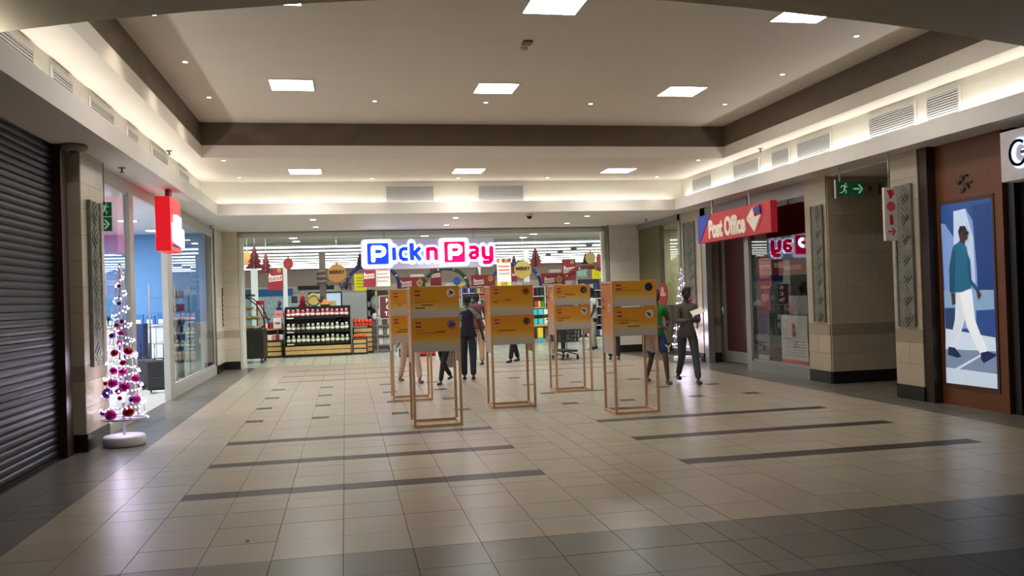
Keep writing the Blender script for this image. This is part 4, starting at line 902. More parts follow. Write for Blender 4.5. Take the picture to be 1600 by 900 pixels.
# jar display gondola
JY = 26.0; g = tag(empty('jar_display', (-.83, JY, 0)), 'black three-tier shelf display with timber plank base full of jars', 'shelf')
MB().box((-.97, 0, 0), (.97, .9, .06)).box((-.97, .55, .06), (.97, .9, 1.5)).build('body', dkm, g)
for z in (.36, .72, 1.14): MB().box((-.95, .02+z*.15, z), (.95, .6, z+.045)).build('shelf', dkm, g); 
for s_ in (-1, 1): MB().prism([(0, 0), (.9, 0), (.9, 1.5), (.35, 1.35), (0, .4)], (s_*.97-.02, 0, 0), (0, 1, 0), (0, 0, 1), .03).build('side_panel', dkm, g)
for i in range(2): MB().bbox((-.95, -.015, .08+i*.13), (.95, .01, .19+i*.13), .004).build('plank', wplank, g)
for x in (-.9, ): 
    for z in (.36, .72, 1.14): MB().box((x, .01+z*.15, z+.005), (x+.2, .02+z*.15, z+.04)).build('price_strip', cream, g)
def jar_me(c_, cap, nm, r=.06, h=.215):
    mb = MB(); mb.mi = 0; mb.lathe([(.001, 0), (r, 0), (r, h*.62), (r*.55, h*.8)], n=10); mb.mi = 1; mb.lathe([(r*.55, h*.78), (r*.6, h*.8), (r*.6, h), (.001, h)], n=10); mb.mi = 2; mb.lathe([(r*1.03, h*.15), (r*1.03, h*.5)], n=10)
    return mb.mesh(nm, [c_, cap, cream])
gj = jar_me(mat('jar_green', (120, 128, 84), .25, noise=.1), mat('cap_white', (226, 226, 216), .4), 'jar'); rj = jar_me(mat('jar_red', (170, 54, 62), .3, noise=.1), mat('cap_pink', (214, 150, 150), .4), 'jar')
for z, me, lb in ((.405, gj, 'bottom'), (.765, gj, 'middle'), (1.185, rj, 'top')):
    for rr in range(2):
        for i in range(13):
            if z == .765 and rr == 0 and i in (2, 3): continue
            o = put('jar', me, None, (-.83-.86+i*.143+random.uniform(-.01, .01), JY+.12+z*.15+rr*.16, z+.002)); o.scale = (1, 1, random.uniform(.92, 1.15))
            tag(o, ('red lidded jar with a pale label on the top tier of the jar display' if lb == 'top' else 'white capped green jar on the %s tier of the jar display' % lb), 'jar', 'jars on the %s tier' % lb)
# gifts and fruit on top of the jar display
e = tag(empty('fruit_basket', (-.6, JY+.75, 1.5)), 'basket of orange fruit on top of the jar display', 'basket'); MB().lathe([(.12, 0), (.22, .1), (.2, .1), (.1, .01)], n=14).build('bowl', wplank, e)
org = mat('orange_skin', (226, 104, 40), .5, noise=.1); tom = mat('tomato_skin', (222, 62, 34), .35, noise=.08)
fr_o = MB().ball((0, 0, 0), .06, 10, 7).mesh('orange', org); fr_t = MB().ball((0, 0, 0), .058, 10, 7, sz=.85).mesh('tomato', tom)
for i in range(9):
    o = put('orange', fr_o, None, (-.6+.1*math.cos(i*2.4)*(i/9+.2), JY+.75+.1*math.sin(i*2.4)*(i/9+.2), 1.58+.05*(i < 3)+.02*(i % 2))); tag(o, 'orange in the basket on top of the jar display', 'fruit', 'oranges in the basket')
e = tag(empty('toy_tree', (-1.28, JY+.72, 1.5)), 'small red toy christmas tree on top of the jar display', 'ornament'); MB().lathe([(.14, 0), (.06, .12), (.11, .13), (.05, .24), (.08, .25), (.002, .42)], n=14).build('cone', mat('toy_red', (160, 30, 34), .5, noise=.2, scale=60), e)
MB().ball((0, 0, .43), .03, 8, 6).build('star_ball', gold, e)
e = tag(empty('gold_wreath', (-.95, JY+.8, 1.5)), 'round gold wreath standing on top of the jar display', 'ornament'); MB().tube([(.16*math.cos(2*PI*i/16), 0, .2+.16*math.sin(2*PI*i/16)) for i in range(17)], .05, 8).build('ring', mat('wreath_olive', (150, 140, 80), .5, noise=.2, scale=50), e); MB().prism(circle(.12, 16, 0, .2), (0, .01, 0), *FACE, .02).build('centre', gold, e)
# slatted crates
def crate(x0, x1, y, d, h, label, slats=3):
    e = tag(empty('slatted_crate', ((x0+x1)/2, y, 0)), label, 'crate'); w = x1-x0
    MB().box((-w/2, .01, 0), (w/2, d, h-.04)).build('core', mat('crate_dark', (40, 30, 26), .6), e)
    for s_ in (-1, 1): MB().box((s_*w/2-.03*(s_ > 0), -.012, 0), (s_*w/2+.03*(s_ < 0), .02, h)).build('corner_post', dkm, e)
    for i in range(slats):
        z0 = .06+i*(h-.08)/slats; z1 = z0+(h-.08)/slats-.035
        MB().bbox((-w/2+.035, -.01, z0), (w/2-.035, .01, z1), .004).build('slat', wplank, e); MB().bbox((w/2, .03, z0), (w/2+.012, d-.03, z1), .004).build('side_slat', wplank, e)
    return e
crate(-2.42, -1.88, 26.2, .7, .52, 'low slatted crate left of the jar display', 3)
crate(.17, .62, 26.1, .5, .5, 'front slatted fruit crate right of the jar display', 3)
crate(.20, .82, 26.65, .7, .82, 'taller slatted fruit crate behind the front one', 5)
for i in range(38):
    o = put('tomato', fr_t, None, (.27+(i % 5)*.12+random.uniform(-.002, .002), 26.70+((i//5) % 5)*.125, .875+.03*((i//5) % 5)+.10*(i >= 25))); tag(o, 'red tomato heaped on the taller slatted crate', 'fruit', 'tomatoes on the taller crate')
for i in range(8):
    o = put('tomato', fr_t, None, (.24+(i % 4)*.1, 26.2+(i//4)*.12, .55)); tag(o, 'red tomato on the front slatted crate', 'fruit', 'tomatoes on the front crate')
for i in range(10):
    o = put('gift_pack', MB().bbox((-.06, -.05, 0), (.06, .05, .16), .01).mesh('pack', (redp, cream, mat('pack_pink', (206, 130, 130), .5))[i % 3]), None, (-2.36+(i % 5)*.115, 26.3+(i//5)*.2, .525)); tag(o, 'small festive pack on the low crate left of the jar display', 'pack', 'packs on the low crate')
e = tag(empty('pack_table', (-2.2, 27.1, 0)), 'dark table of red and white packs behind the low crate', 'table'); MB().box((-.4, 0, .0), (.45, .5, .8)).build('base', dkm, e); MB().bbox((-.45, -.05, .8), (.5, .55, .84)).build('top', wplank, e)
for i in range(12):
    o = put('festive_box', MB().bbox((-.06, -.05, 0), (.06, .05, .14+.03*(i % 3)), .008).mesh('pack', (redp, cream, rd, MATS['pack_pink'])[i % 4]), None, (-2.58+(i % 6)*.15, 27.15+(i//6)*.2, .842)); tag(o, 'festive box on the dark table behind the low crate', 'pack', 'boxes on the dark table')
for (x0, y0, x1, y1, Y, m_, lb) in ((427, 497, 440, 513, 26.9, cream, 'white price card left of the jar display'), (429, 485, 442, 498, 27.4, mat('pink_card', (222, 132, 130), .5), 'pink price card left of the jar display'), (525, 494, 536, 506, 26.55, cream, 'white price card among the tomatoes'), (526, 481, 536, 493, 27.2, mat('pale_pink_card', (220, 176, 176), .5), 'pale pink card behind the tomatoes')):
    e, w, h = card('price_card', x0, y0, x1, y1, Y, m_, lb, 'card', .01); MB().box((-w*.3, -.004, h*.4), (w*.3, 0, h*.6)).build('print_line', gtx, e); MB().box((-.01, 0, -e.location.z+.02), (.01, .01, 0)).build('stand_rod', alu, e)
# shopping bags and trolley blur right of the crates
o = MB().ball((1.0, 28.6, 1.55), .17, 14, 10, sz=1.4).build('grey_balloon', mat('balloon_grey', (150, 150, 148), .3)); tag(o, 'grey balloon shaped ornament right of the crates', 'ornament')
e = tag(empty('goods_stack', (1.2, 28.3, 0)), 'dark bin of loose white bags right of the tomato crates', 'bin'); MB().prism([(-.35, 0), (.3, 0), (.4, .95), (-.4, .95)], (0, 0, 0), *FACE, -.6).build('bin_body', mat('bin_plum', (84, 66, 76), .6, noise=.2, scale=12), e)
for i in range(7):
    o = put('white_bag', MB().ball((0, 0, 0), .10, 8, 6, sx=1.2, sz=.7).mesh('bag', mat('bag_white', (214, 210, 206), .5, noise=.2, scale=20)), None, (1.2+(i % 3-1)*.22, 28.45+(i//3)*.15, 1.03+.05*(i//3)), (0, 0, i)); tag(o, 'loose white bag heaped on the dark bin', 'bag', 'bags on the dark bin')
# bakery display case at the left jamb
BX = -2.52; e = tag(empty('bakery_case', (BX, 24.2, 0)), 'black curved glass bakery case on castors inside the left jamb', 'display case')
MB().bbox((-.42, 0, .12), (.28, 1.2, .92), .02).build('cabinet', dkm, e)
cur = [(-.42,.92),(.34,.92),(.33,1.1),(.25,1.35),(.12,1.6),(-.08,1.78),(-.42,1.86)]
cg = glass('case_glass', (.85, .9, .88), 1.4); 
MB().prism([(x+.0, z) for x, z in cur], (0, .01, 0), *FACE, .006).build('end_glass', cg, e)
mb = MB(); arcq = cur[1:]
for (x0, z0), (x1, z1) in zip(arcq, arcq[1:]): mb.add([(x0, .02, z0), (x0, 1.18, z0), (x1, 1.18, z1), (x1, .02, z1)], [(0, 1, 2, 3)], True)
mb.build('curved_glass', cg, e)
mb = MB()
for yy in (0, 1.18):
    for (x0, z0), (x1, z1) in zip(arcq, arcq[1:]): mb.beam((x0, yy, z0), (x1, yy, z1), .03)
mb.beam((-.42, 0, 1.86), (-.42, 1.2, 1.86), .05); mb.build('frame', dkm, e)
MB().box((-.42, .01, 1.84), (-.02, 1.19, 1.9)).build('hood', dkm, e)
for i, (z, xr) in enumerate(((1.18, .2), (1.45, .1), (1.66, -.05))): MB().box((-.4, .03, z), (xr, 1.15, z+.015)).build('shelf', MATS['shelf_glass'], e)
for x in (-.36, .22):
    for y in (.1, 1.1): MB().lathe([(.05, 0), (.05, .05), (.02, .06), (.02, .12)], (x, y, 0), 10, .6).build('castor', dkm, e)
bread = mat('pastry_crust', (196, 150, 92), .6, noise=.25, scale=25, bump=.3); 
bm_ = MB().ball((0, 0, 0), .08, 10, 7, sx=1.3, sz=.6).mesh('pastry', bread); bm2 = MB().ball((0, 0, 0), .08, 10, 7, sx=1.1, sz=.55).mesh('pastry', mat('pastry_icing', (228, 216, 190), .5, noise=.1))
for z, n_, x1 in ((.97, 3, .15), (1.245, 3, .05), (1.515, 2, -.05)):
    for j in range(4):
        for i in range(n_):
            o = put('pastry', random.choice((bm_, bm2, bm_)), None, (BX-.3+i*.19, 24.35+j*.25, z), (0, 0, random.random()*3)); tag(o, 'iced or golden pastry in the curved bakery case', 'pastry', 'pastries in the bakery case')
e = tag(empty('red_notice_stand', (-1.85, 25.6, 0)), 'red framed notice standing behind the bakery case', 'notice')
a_ = at(400, 470, 1, 25.6); b_ = at(414, 512, 1, 25.6); MB().box((a_.x+1.85, 0, b_.z), (b_.x+1.85, .03, a_.z)).build('frame', rd, e); MB().box((a_.x+1.89, -.006, b_.z+.06), (b_.x+1.81, 0, a_.z-.12)).build('sheet', cream, e); MB().box(((a_.x+b_.x)/2+1.83, 0, 0), ((a_.x+b_.x)/2+1.87, .03, b_.z)).build('post', alu, e)
# far left: fridges under a blue fascia
e = tag(empty('fridge_wall', (-5.2, 44, 0)), 'glass door fridges under a blue and white fascia at the back left', 'fridge'); MB().box((-3.5, 0, 0), (2.6, .8, 2.0)).build('body', mat('fridge_white', (206, 218, 222), .4), e); MB().box((-3.5, -.05, 2.0), (2.6, .8, 2.35)).build('fascia', mat('fridge_blue', (28, 90, 150), .4, emit=.2), e)
for i in range(9):
    d_ = MB().box((-3.45+i*.67, -.03, .15), (-2.83+i*.67, 0, 1.95)).build('door', mat('fridge_glass', (170, 200, 206), .15, emit=.15, noise=.3, scale=6), e); MB().box((-2.88+i*.67, -.06, .8), (-2.86+i*.67, -.03, 1.3)).build('handle', alu, d_)
# shelf runs
def gondola(x0, x1, Y, ztop, levels, label, back=None, d=.5, m_=None):
    e = tag(empty('shelf_unit', ((x0+x1)/2, Y, 0)), label, 'shelf'); w = x1-x0; m_ = m_ or mat('shelf_cream', (206, 200, 190), .5)
    MB().box((-w/2, d-.03, 0), (w/2, d, ztop)).build('back_panel', back or m_, e); MB().box((-w/2, 0, 0), (w/2, d-.03, .1)).build('plinth', m_, e)
    for s_ in (-1, 1): MB().box((s_*w/2-.015, 0, 0), (s_*w/2+.015, d, ztop)).build('upright', m_, e)
    for z in levels: MB().box((-w/2, 0, z-.03), (w/2, d, z)).build('shelf', m_, e)
    return e
COL = {}
def prod(w, d, h, c_):
    k_ = (w, d, h, c_)
    if k_ not in COL: COL[k_] = MB().bbox((-w/2, -d/2, 0), (w/2, d/2, h), .006).mesh('pack', mat('pack_%d_%d_%d' % c_, c_, .45, noise=.12, scale=16))
    return COL[k_]
def fill(x0, x1, Y, z, w, h, cols, label, grp, d=.2, dy=.14, nm='carton', cat='pack', jit=0, rz=0):
    n = int((x1-x0)/(w+.015)); 
    for i in range(n):
        c_ = cols[i % len(cols)] if not jit else random.choice(cols); o = put(nm, prod(w, d, h, c_), None, (x0+w/2+.01+i*(x1-x0-.02)/n, Y+dy, z+.001), (0, 0, random.uniform(-.06, .06))); o.scale = (1, 1, random.uniform(.88, 1.0)); tag(o, label, cat, grp)
xa = lambda p_, Y: at(p_, 470, 1, Y).x
G1 = gondola(xa(700, 30), xa(721, 30), 30, 2.0, (.1, .5, .9, 1.3, 1.7), 'shelf unit of pink packs and toys behind the front stand')
fill(xa(700, 30), xa(721, 30), 30, 1.7, .09, .24, ((206,150,150),(176,60,70),(226,210,206)), 'slim pink pack on the top shelf behind the front stand', 'slim pink packs')
fill(xa(700, 30), xa(721, 30), 30, 1.3, .2, .34, ((210,60,60),(230,226,220),(40,40,46)), 'toy box on the second shelf behind the front stand', 'toy boxes')
for z in (.1, .5, .9): fill(xa(700, 30), xa(721, 30), 30, z, .14, .3, ((206,190,180),(176,150,150),(120,150,160)), 'pale goods box low on the shelf behind the front stand', 'pale goods boxes')
G2 = gondola(xa(722, 30), xa(768, 30), 30.0, 2.0, (.1, .5, .9, 1.3, 1.54, 1.78), 'shelf unit with two rows of blue tins above the man in maroon')
for z, lb in ((1.78, 'upper'), (1.54, 'lower')): fill(xa(723, 30), xa(745, 30), 30, z, .07, .17, ((44,44,136),(52,50,150),(210,214,226)), 'small blue tin in the %s row of blue tins' % lb, 'blue tins, %s row' % lb)
for z, lb in ((1.78, 'upper'), (1.54, 'lower')): fill(xa(746, 30), xa(768, 30), 30, z, .11, .18, ((220,190,120),(196,90,80),(230,226,216)), 'warm coloured pack right of the %s row of blue tins' % lb, 'warm packs, %s row' % lb)
fill(xa(722, 30), xa(768, 30), 30, 1.3, .16, .2, ((20,110,54),(24,130,60),(60,30,34),(190,200,206)), 'green or dark box under the blue tins', 'green and dark boxes')
for z in (.1, .5, .9): fill(xa(722, 30), xa(768, 30), 30, z, .17, .32, ((206,206,210),(190,214,220),(226,220,210)), 'pale box low under the blue tins', 'pale boxes under the blue tins')
G3 = gondola(xa(769, 31), xa(829, 31), 31, 1.95, (.1, .55, .95, 1.35, 1.7), 'shelf unit behind the middle display stand')
for z, lb in ((1.7, 'top'), (1.35, 'second'), (.95, 'third'), (.55, 'fourth'), (.1, 'bottom')): fill(xa(769, 31), xa(829, 31), 31, z, .2, .26, ((200,196,190),(236,200,60),(180,60,70),(90,130,180),(60,60,66)), 'mixed carton on the %s shelf behind the middle stand' % lb, 'mixed cartons, %s shelf' % lb, jit=1)
G4 = gondola(xa(830, 29), xa(852, 29), 29, 1.95, (.62, .95, 1.2, 1.6), 'narrow shelf unit between the middle and right rear stands')
fill(xa(830, 29), xa(852, 29), 29, 1.6, .12, .3, ((214,36,120),(24,24,30),(28,34,40)), 'pink or black item on the narrow shelf unit', 'pink and black items')
fill(xa(830, 29), xa(852, 29), 29, 1.2, .1, .22, ((24,30,34),(220,60,50),(240,190,60),(60,150,70)), 'colourful packet on the narrow shelf unit', 'colourful packets')
for z in (.62, .95): fill(xa(830, 28.8), xa(866, 28.8), 28.6, z, .16, .2, ((60,190,200),(80,204,210),(226,230,226),(90,120,90)), 'turquoise pack stacked between the stands', 'turquoise packs', nm='turquoise_pack')
e = tag(empty('goods_table', (xa(848, 28.6), 28.55, 0)), 'low timber edged table of turquoise packs', 'table'); MB().bbox((-.5, -.05, .55), (.5, .4, .615)).build('top', wplank, e)
for s_ in (-.45, .45): MB().box((s_-.03, 0, 0), (s_+.03, .3, .55)).build('leg', dkm, e)
o = MB().bbox((xa(838, 28.5), 28.4, 0.01), (xa(846, 28.5), 28.52, .5), .01).build('yellow_carton', mat('carton_yellow', (236, 196, 50), .5)); tag(o, 'yellow and blue carton under the turquoise packs', 'carton')
MB().bbox((xa(838, 28.5)+.005, 28.39, .02), (xa(846, 28.5)-.005, 28.4, .17), .004).build('blue_band', mat('band_cyan', (60, 170, 196), .5), o)
G5 = gondola(xa(852, 31), xa(905, 31), 31.2, 1.95, (.1, .55, .95, 1.35, 1.7), 'shelf unit behind the right rear stand')
for z, lb in ((1.7, 'top'), (1.35, 'second'), (.95, 'third'), (.55, 'fourth'), (.1, 'bottom')): fill(xa(852, 31), xa(905, 31), 31.2, z, .18, .24, ((236,200,110),(226,222,210),(200,80,70),(120,120,130)), 'mixed box on the %s shelf behind the right rear stand' % lb, 'mixed boxes, %s shelf right' % lb, jit=1)
G6 = gondola(xa(905, 29), xa(946, 29), 29.2, 2.15, (.1, .5, .85, 1.15, 1.45, 1.75), 'tall shelf unit of dark and lilac packs by the right jamb', back=mat('shelf_shadow', (70, 66, 80), .6))  # dark back panel behind the packs
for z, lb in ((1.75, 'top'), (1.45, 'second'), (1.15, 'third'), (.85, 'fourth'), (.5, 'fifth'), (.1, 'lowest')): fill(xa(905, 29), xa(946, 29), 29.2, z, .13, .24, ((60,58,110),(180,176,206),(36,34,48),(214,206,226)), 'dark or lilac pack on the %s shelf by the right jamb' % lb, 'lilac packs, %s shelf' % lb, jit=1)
for a_, b_, Y, z, lb, g_ in ((797, 830, 31, 1.95, 'silver box on top of the shelf behind the middle stand', 'silver boxes, middle'), (885, 932, 31.2, 1.95, 'silver box on top of the shelves by the red arch', 'silver boxes, right')):
    fill(xa(a_, Y), xa(b_, Y), Y, z, .24, .2, ((196,192,190),(210,208,204)), lb, g_, nm='silver_box')
for (px_, py_, w, h, c_, Y, lb, nm) in ((652, 432, .5, .16, (226,222,214), 30.3, 'white toy goose shape above the left header board', 'toy_goose'), (704, 445, .42, .12, (214,216,220), 30.2, 'white pack on the shelf top under the green arch', 'white_pack'), (719, 446, .35, .12, (236,206,60), 30.2, 'row of yellow packs under the green arch', 'yellow_pack'), (727, 444, .3, .14, (196,216,226), 30.35, 'pale blue pack under the green arch', 'pale_blue_pack'), (868, 424, .45, .14, (222,222,216), 30.3, 'white basket of goods above the right header board', 'white_basket')):
    p_ = at(px_, py_, 1, Y); o = MB().bbox((p_.x-w/2, Y, p_.z-h/2), (p_.x+w/2, Y+.2, p_.z+h/2), .04).build(nm, mat(nm+'_m', c_, .5, noise=.15, scale=20)); tag(o, lb, 'pack'); 
    MB().box((p_.x-.02, Y+.05, 1.95), (p_.x+.02, Y+.09, p_.z-h/2)).build('support', alu_white, o)
p_ = at(714, 439, 1, 30.1); e = tag(empty('blue_rosette', (p_.x, 30.1, p_.z)), 'bright blue ribbon rosette under the green arch', 'ornament')
for i in range(8): t = 2*PI*i/8; MB().ball((.08*math.cos(t), 0, .08*math.sin(t)), .06, 8, 6, sy=.5).build('loop', mat('ribbon_blue', (24, 90, 200), .35), e)
MB().box((-.01, .02, 1.95-p_.z), (.01, .04, 0)).build('stick', alu_white, e)
# magazine racks and cage trolleys left of the stands
YR = 26.5
e = tag(empty('magazine_rack', (xa(603, YR), YR, 0)), 'tall wire rack of packaged goods left of the display stands', 'rack'); w = xa(618, YR)-xa(589, YR)
for sx_ in (-w/2, w/2):
    for sy_ in (0, .45): MB().box((sx_-.012, sy_-.012, 0), (sx_+.012, sy_+.012, 1.75)).build('upright', alu, e)
for z in (.25, .55, .85, 1.15): MB().box((-w/2, 0, z-.02), (w/2, .45, z)).build('shelf', alu, e); 
for z, lb in ((.25, 'lowest'), (.55, 'second'), (.85, 'third'), (1.15, 'top')): fill(xa(590, YR), xa(618, YR), YR, z, .12, .22, ((206,206,200),(186,180,176),(226,222,214),(120,110,104)), 'wrapped pack on the %s shelf of the wire rack' % lb, 'wrapped packs, %s shelf' % lb, dy=.2, jit=1)
e, w, h = card('maroon_banner', 593, 463, 613, 497, 26.4, mat('banner_plum', (92, 36, 46), .6), 'plum banner with white capital letters on the wire rack', 'banner')
for i, t_ in enumerate(('N', 'C', 'TA')): put('lettering', text_mesh(t_, .17, .002, .008, cream), e, (w*.18, -.005, h*(.8-.3*i)), (PI/2, 0, 0))
mb = MB(); mb.box((-w/2-.015, -.004, -.015), (w/2+.015, 0, 0)); mb.box((-w/2-.015, -.004, h), (w/2+.015, 0, h+.015)); mb.box((-w/2-.015, -.004, 0), (-w/2, 0, h)); mb.build('border', cream, e)
e = tag(empty('cage_trolley', (xa(590, 27.3)+.08, 27.45, 0)), 'pale wire cage trolley on castors left of the wire rack', 'trolley')
mb = MB()
for x in [i*.1-.3 for i in range(7)]: mb.beam((x, 0, .2), (x, 0, 1.1), .008)
for z in (.2, .5, .8, 1.1): mb.beam((-.3, 0, z), (.3, 0, z), .01); mb.beam((-.3, .5, z), (.3, .5, z), .01); mb.beam((-.3, 0, z), (-.3, .5, z), .01); mb.beam((.3, 0, z), (.3, .5, z), .01)
mb.build('basket', alu, e)
for x in (-.27, .27):
    for y in (.03, .47): MB().tube([(x, y, 0.04), (x, y, .2)], .012).build('leg', alu, e); MB().ball((x, y, .05), .05, 8, 6, sx=.5).build('castor', black, e)
e, w, h = card('yellow_strip', 586, 455, 590, 487, 29, mat('strip_yellow', (226, 214, 50), .5), 'narrow yellow strip banner left of the plum banner', 'banner'); MB().box((-.01, 0, -e.location.z), (.01, .02, 0)).build('post', alu, e)
o = MB().bbox((xa(623, 24), 24, 0), (xa(633, 24), 24.3, 1.0), .01).build('grey_gate_post', mat('gate_grey', (150, 152, 150), .4)); tag(o, 'grey entrance gate post behind the left rear stand', 'post')
MB().box((xa(621, 24), 23.96, 0), (xa(623.5, 24), 24.0, .25)).build('foot', black, o)
e = tag(empty('red_price_stand', (xa(655, 24), 24.0, 0)), 'low red price board with a white figure seven behind the front stand', 'board'); MB().bbox((-.42, 0, .05), (.42, .06, .62), .01).build('board', mat('price_red', (200, 26, 40), .5), e)
put('lettering', text_mesh('7%', .42, .003, .02, cream), e, (-.02, -.004, .34), (PI/2, 0, 0)); MB().box((-.42, .02, 0), (.42, .3, .05)).build('foot', black, e)
# far aisle: orange lit shelves and the woman standing at them (person comes later)
G7 = gondola(.3, 2.3, 69.5, 2.3, (.1, .5, .9, 1.3, 1.7), 'far shelf of orange goods under lamp light at the very back', back=mat('far_dark', (60, 40, 34), .6))
for z, lb in ((1.7, 'top'), (1.3, 'second'), (.9, 'third'), (.5, 'fourth')): fill(.3, 2.3, 69.5, z, .22, .3, ((236,130,70),(226,170,110),(200,84,50)), 'orange pack on the %s shelf at the very back' % lb, 'orange packs, %s shelf' % lb)
for i, (xx, lb) in enumerate(((xa(578, 45), 'dark shelf end'), (xa(583, 45), 'grey shelf end'))):
    G = gondola(xx-.14, xx+.14, 45+i*.6, 2.2, (.3, .8, 1.3, 1.8), lb+' at the mouth of the back aisle', m_=mat('end_%d' % i, ((70, 64, 66), (140, 142, 144))[i], .5))
    for z in (.3, .8, 1.3): fill(xx-.13, xx+.13, 45+i*.6, z, .12, .3, ((190,196,200),(90,96,110)), 'pack on the %s at the back aisle' % lb, 'packs on the '+lb)
put('lettering', text_mesh('WI', .55, .02, .02, mat('letter_taupe', (96, 84, 76), .5)), tag(empty('wall_lettering', (xa(543, 49.7)-.1, 49.68, 2.45)), 'large dark capital letters on the back bulkhead', 'lettering'), (0, 0, 0), (PI/2, 0, 0))
e = tag(empty('silver_garland', (xa(505, 32.7), 32.7, 0)), 'silver swirl garland wound round the taupe column', 'garland')
MB().tube([(.24*math.cos(t*.6), .16+.24*math.sin(t*.6), 2.25+t*.018) for t in range(0, 36)], .05, 6).build('swirl', mat('silver_foil', (170, 160, 146), .25, metal=.7, noise=.3, scale=30), e)
area('phone_shop_fill', (-5.6, 16.2, 3.25), 3, 6, 430, (0, 0, 0), (.92, .96, 1))  # added fill, brightens the phone shop besides its round lamps
# ------------------------------------------------------------------ timber display stands with printed boards
pine = mat('pine_frame', (200, 162, 130), .55, noise=.1, scale=9)
brd_m = gradmat('orange_print', [(0, (176, 168, 160)), (.20, (182, 172, 158)), (.30, (204, 168, 96)), (.48, (206, 142, 34)), (1, (198, 130, 24))], 'Z', 0, .40, .45, .012)
brd_m2 = gradmat('orange_print_tall', [(0, (186, 170, 164)), (.26, (190, 172, 160)), (.38, (214, 150, 90)), (.6, (214, 134, 60)), (1, (200, 120, 46))], 'Z', 0, .80, .45, .012)
lred = mat('logo_red', (158, 30, 22), .5, noise=0); lwh = mat('logo_white', (214, 176, 160), .5, noise=0); brown_ink = mat('brown_ink', (140, 74, 16), .6, noise=0)
logo_t = text_mesh('LEGO', .030, .001, .0012, lwh)
def board(e, o, u, w, h, circ, lines, bold):
    """one printed board; o = lower left corner, u = horizontal direction, faces u x z"""
    o = Vector(o); u = Vector(u); z = Vector((0, 0, 1)); n = u.cross(z).normalized(); ang = math.atan2(u.y, u.x)
    b = MB().box((0, 0, 0), (w, .008, h)).build('printed_board', brd_m, e, tuple(o), (0, 0, ang))
    L = MB(); L.prism([(.045, h-.115), (.115, h-.115), (.115, h-.045), (.045, h-.045)], (0, 0, 0), (1, 0, 0), (0, 0, 1), .002); L.build('logo_square', lred, b)
    put('lettering', logo_t, b, (.08, -.003, h-.08), (PI/2, 0, 0))
    cc, blob = circ; cx_, cz_, r = w-.10, h-.085, .055
    q = MB(); q.prism(circle(r, 24, cx_, cz_), (0, 0, 0), (1, 0, 0), (0, 0, 1), .002); q.build('picture_disc', mat('disc_%d_%d_%d' % cc, cc, .5, noise=.1, scale=60), b)
    q = MB(); rnd = random.Random(sum(blob)+int(cc[0]))
    for _ in range(7):
        t = rnd.random()*6.28; rr = rnd.random()*r*.6; q.prism(circle(r*rnd.uniform(.14, .3), 8, cx_+rr*math.cos(t), cz_+rr*math.sin(t)), (0, -.0022, 0), (1, 0, 0), (0, 0, 1), .001)
    q.build('printed_picture', mat('blob_%d_%d_%d' % blob, blob, .5, noise=.3, scale=50), b)
    q = MB()
    for (x0, x1, zz) in lines:
        x = x0
        while x < x1: ww = rnd.uniform(.012, .035); q.prism([(x, zz), (min(x1, x+ww), zz), (min(x1, x+ww), zz+.007), (x, zz+.007)], (0, 0, 0), (1, 0, 0), (0, 0, 1), .001); x += ww+.006
    if lines: q.build('fine_print', brown_ink, b)['kind'] = 'stuff'
    q = MB()
    for (x0, x1, zz) in bold:
        x = x0
        while x < x1: ww = rnd.uniform(.012, .03); q.prism([(x, zz), (min(x1, x+ww), zz+.001), (min(x1, x+ww), zz+.014), (x, zz+.013)], (0, 0, 0), (1, 0, 0), (0, 0, 1), .001); x += ww+.004
    if bold: q.build('bold_print', ink, b)['kind'] = 'stuff'
def stand(x0, y0, w, d, label, z0, zm, specs, gap=.006, rz=0, H_=1.775, sz0=.80):
    e = tag(empty('display_stand', (x0, y0, 0), rz), label, 'display stand', 'timber display stands'); p_ = .034
    for nm, x, y in (('front', 0, 0), ('front', w-p_, 0), ('rear', 0, d-p_), ('rear', w-p_, d-p_)): MB().bbox((x, y, 0), (x+p_, y+p_, H_), .002).build('post', pine, e)
    for z in (0, H_-p_):
        for y in (0, d-p_): MB().bbox((p_, y, z), (w-p_, y+p_, z+p_), .002).build('cross_rail', pine, e)
        for x in (0, w-p_): MB().bbox((x, p_, z), (x+p_, d-p_, z+p_), .002).build('side_rail', pine, e)
    for (za, zb), sp_ in (((zm+gap/2, H_-.004), specs[0]), ((z0, zm-gap/2), specs[1])):
        board(e, (.012, -.009, za), (1, 0, 0), w-.024, zb-za, *sp_)
        MB().box((.03, d, za), (w-.03, d+.008, zb)).build('rear_board', brd_m, e, None)
    # tall side boards (inside the posts)
    for s_, x in (('left', .006), ('right', w-.014)):
        o = MB().box((0, p_, 0), (.008, d-p_, H_-.04-sz0)).build('side_board', brd_m2, e, (x, 0, sz0))
        xo = -.0015 if s_ == 'left' else .0095; u_ = (0, -1, 0) if s_ == 'left' else (0, 1, 0); yb = d/2
        q = MB(); q.prism(circle(.05, 18, 0, 0, 1), (xo, d*.3, .62), u_, (0, 0, 1), .002); q.build('side_disc', cream, o)
        q = MB(); q.prism([(-.02, -.03), (.025, -.02), (.01, .035), (-.015, .02)], (xo+(-.002 if s_ == 'left' else .002), d*.3, .62), u_, (0, 0, 1), .002); q.build('side_picture', lred, o)
        for k_ in range(2): q = MB(); q.prism([(-.03, 0), (.03, 0), (.03, .05), (-.03, .05)], (xo, d*.78, .60+k_*.09), u_, (0, 0, 1), .002); q.build('side_mark', lred, o)
    return e
wh_c = (206, 196, 186)
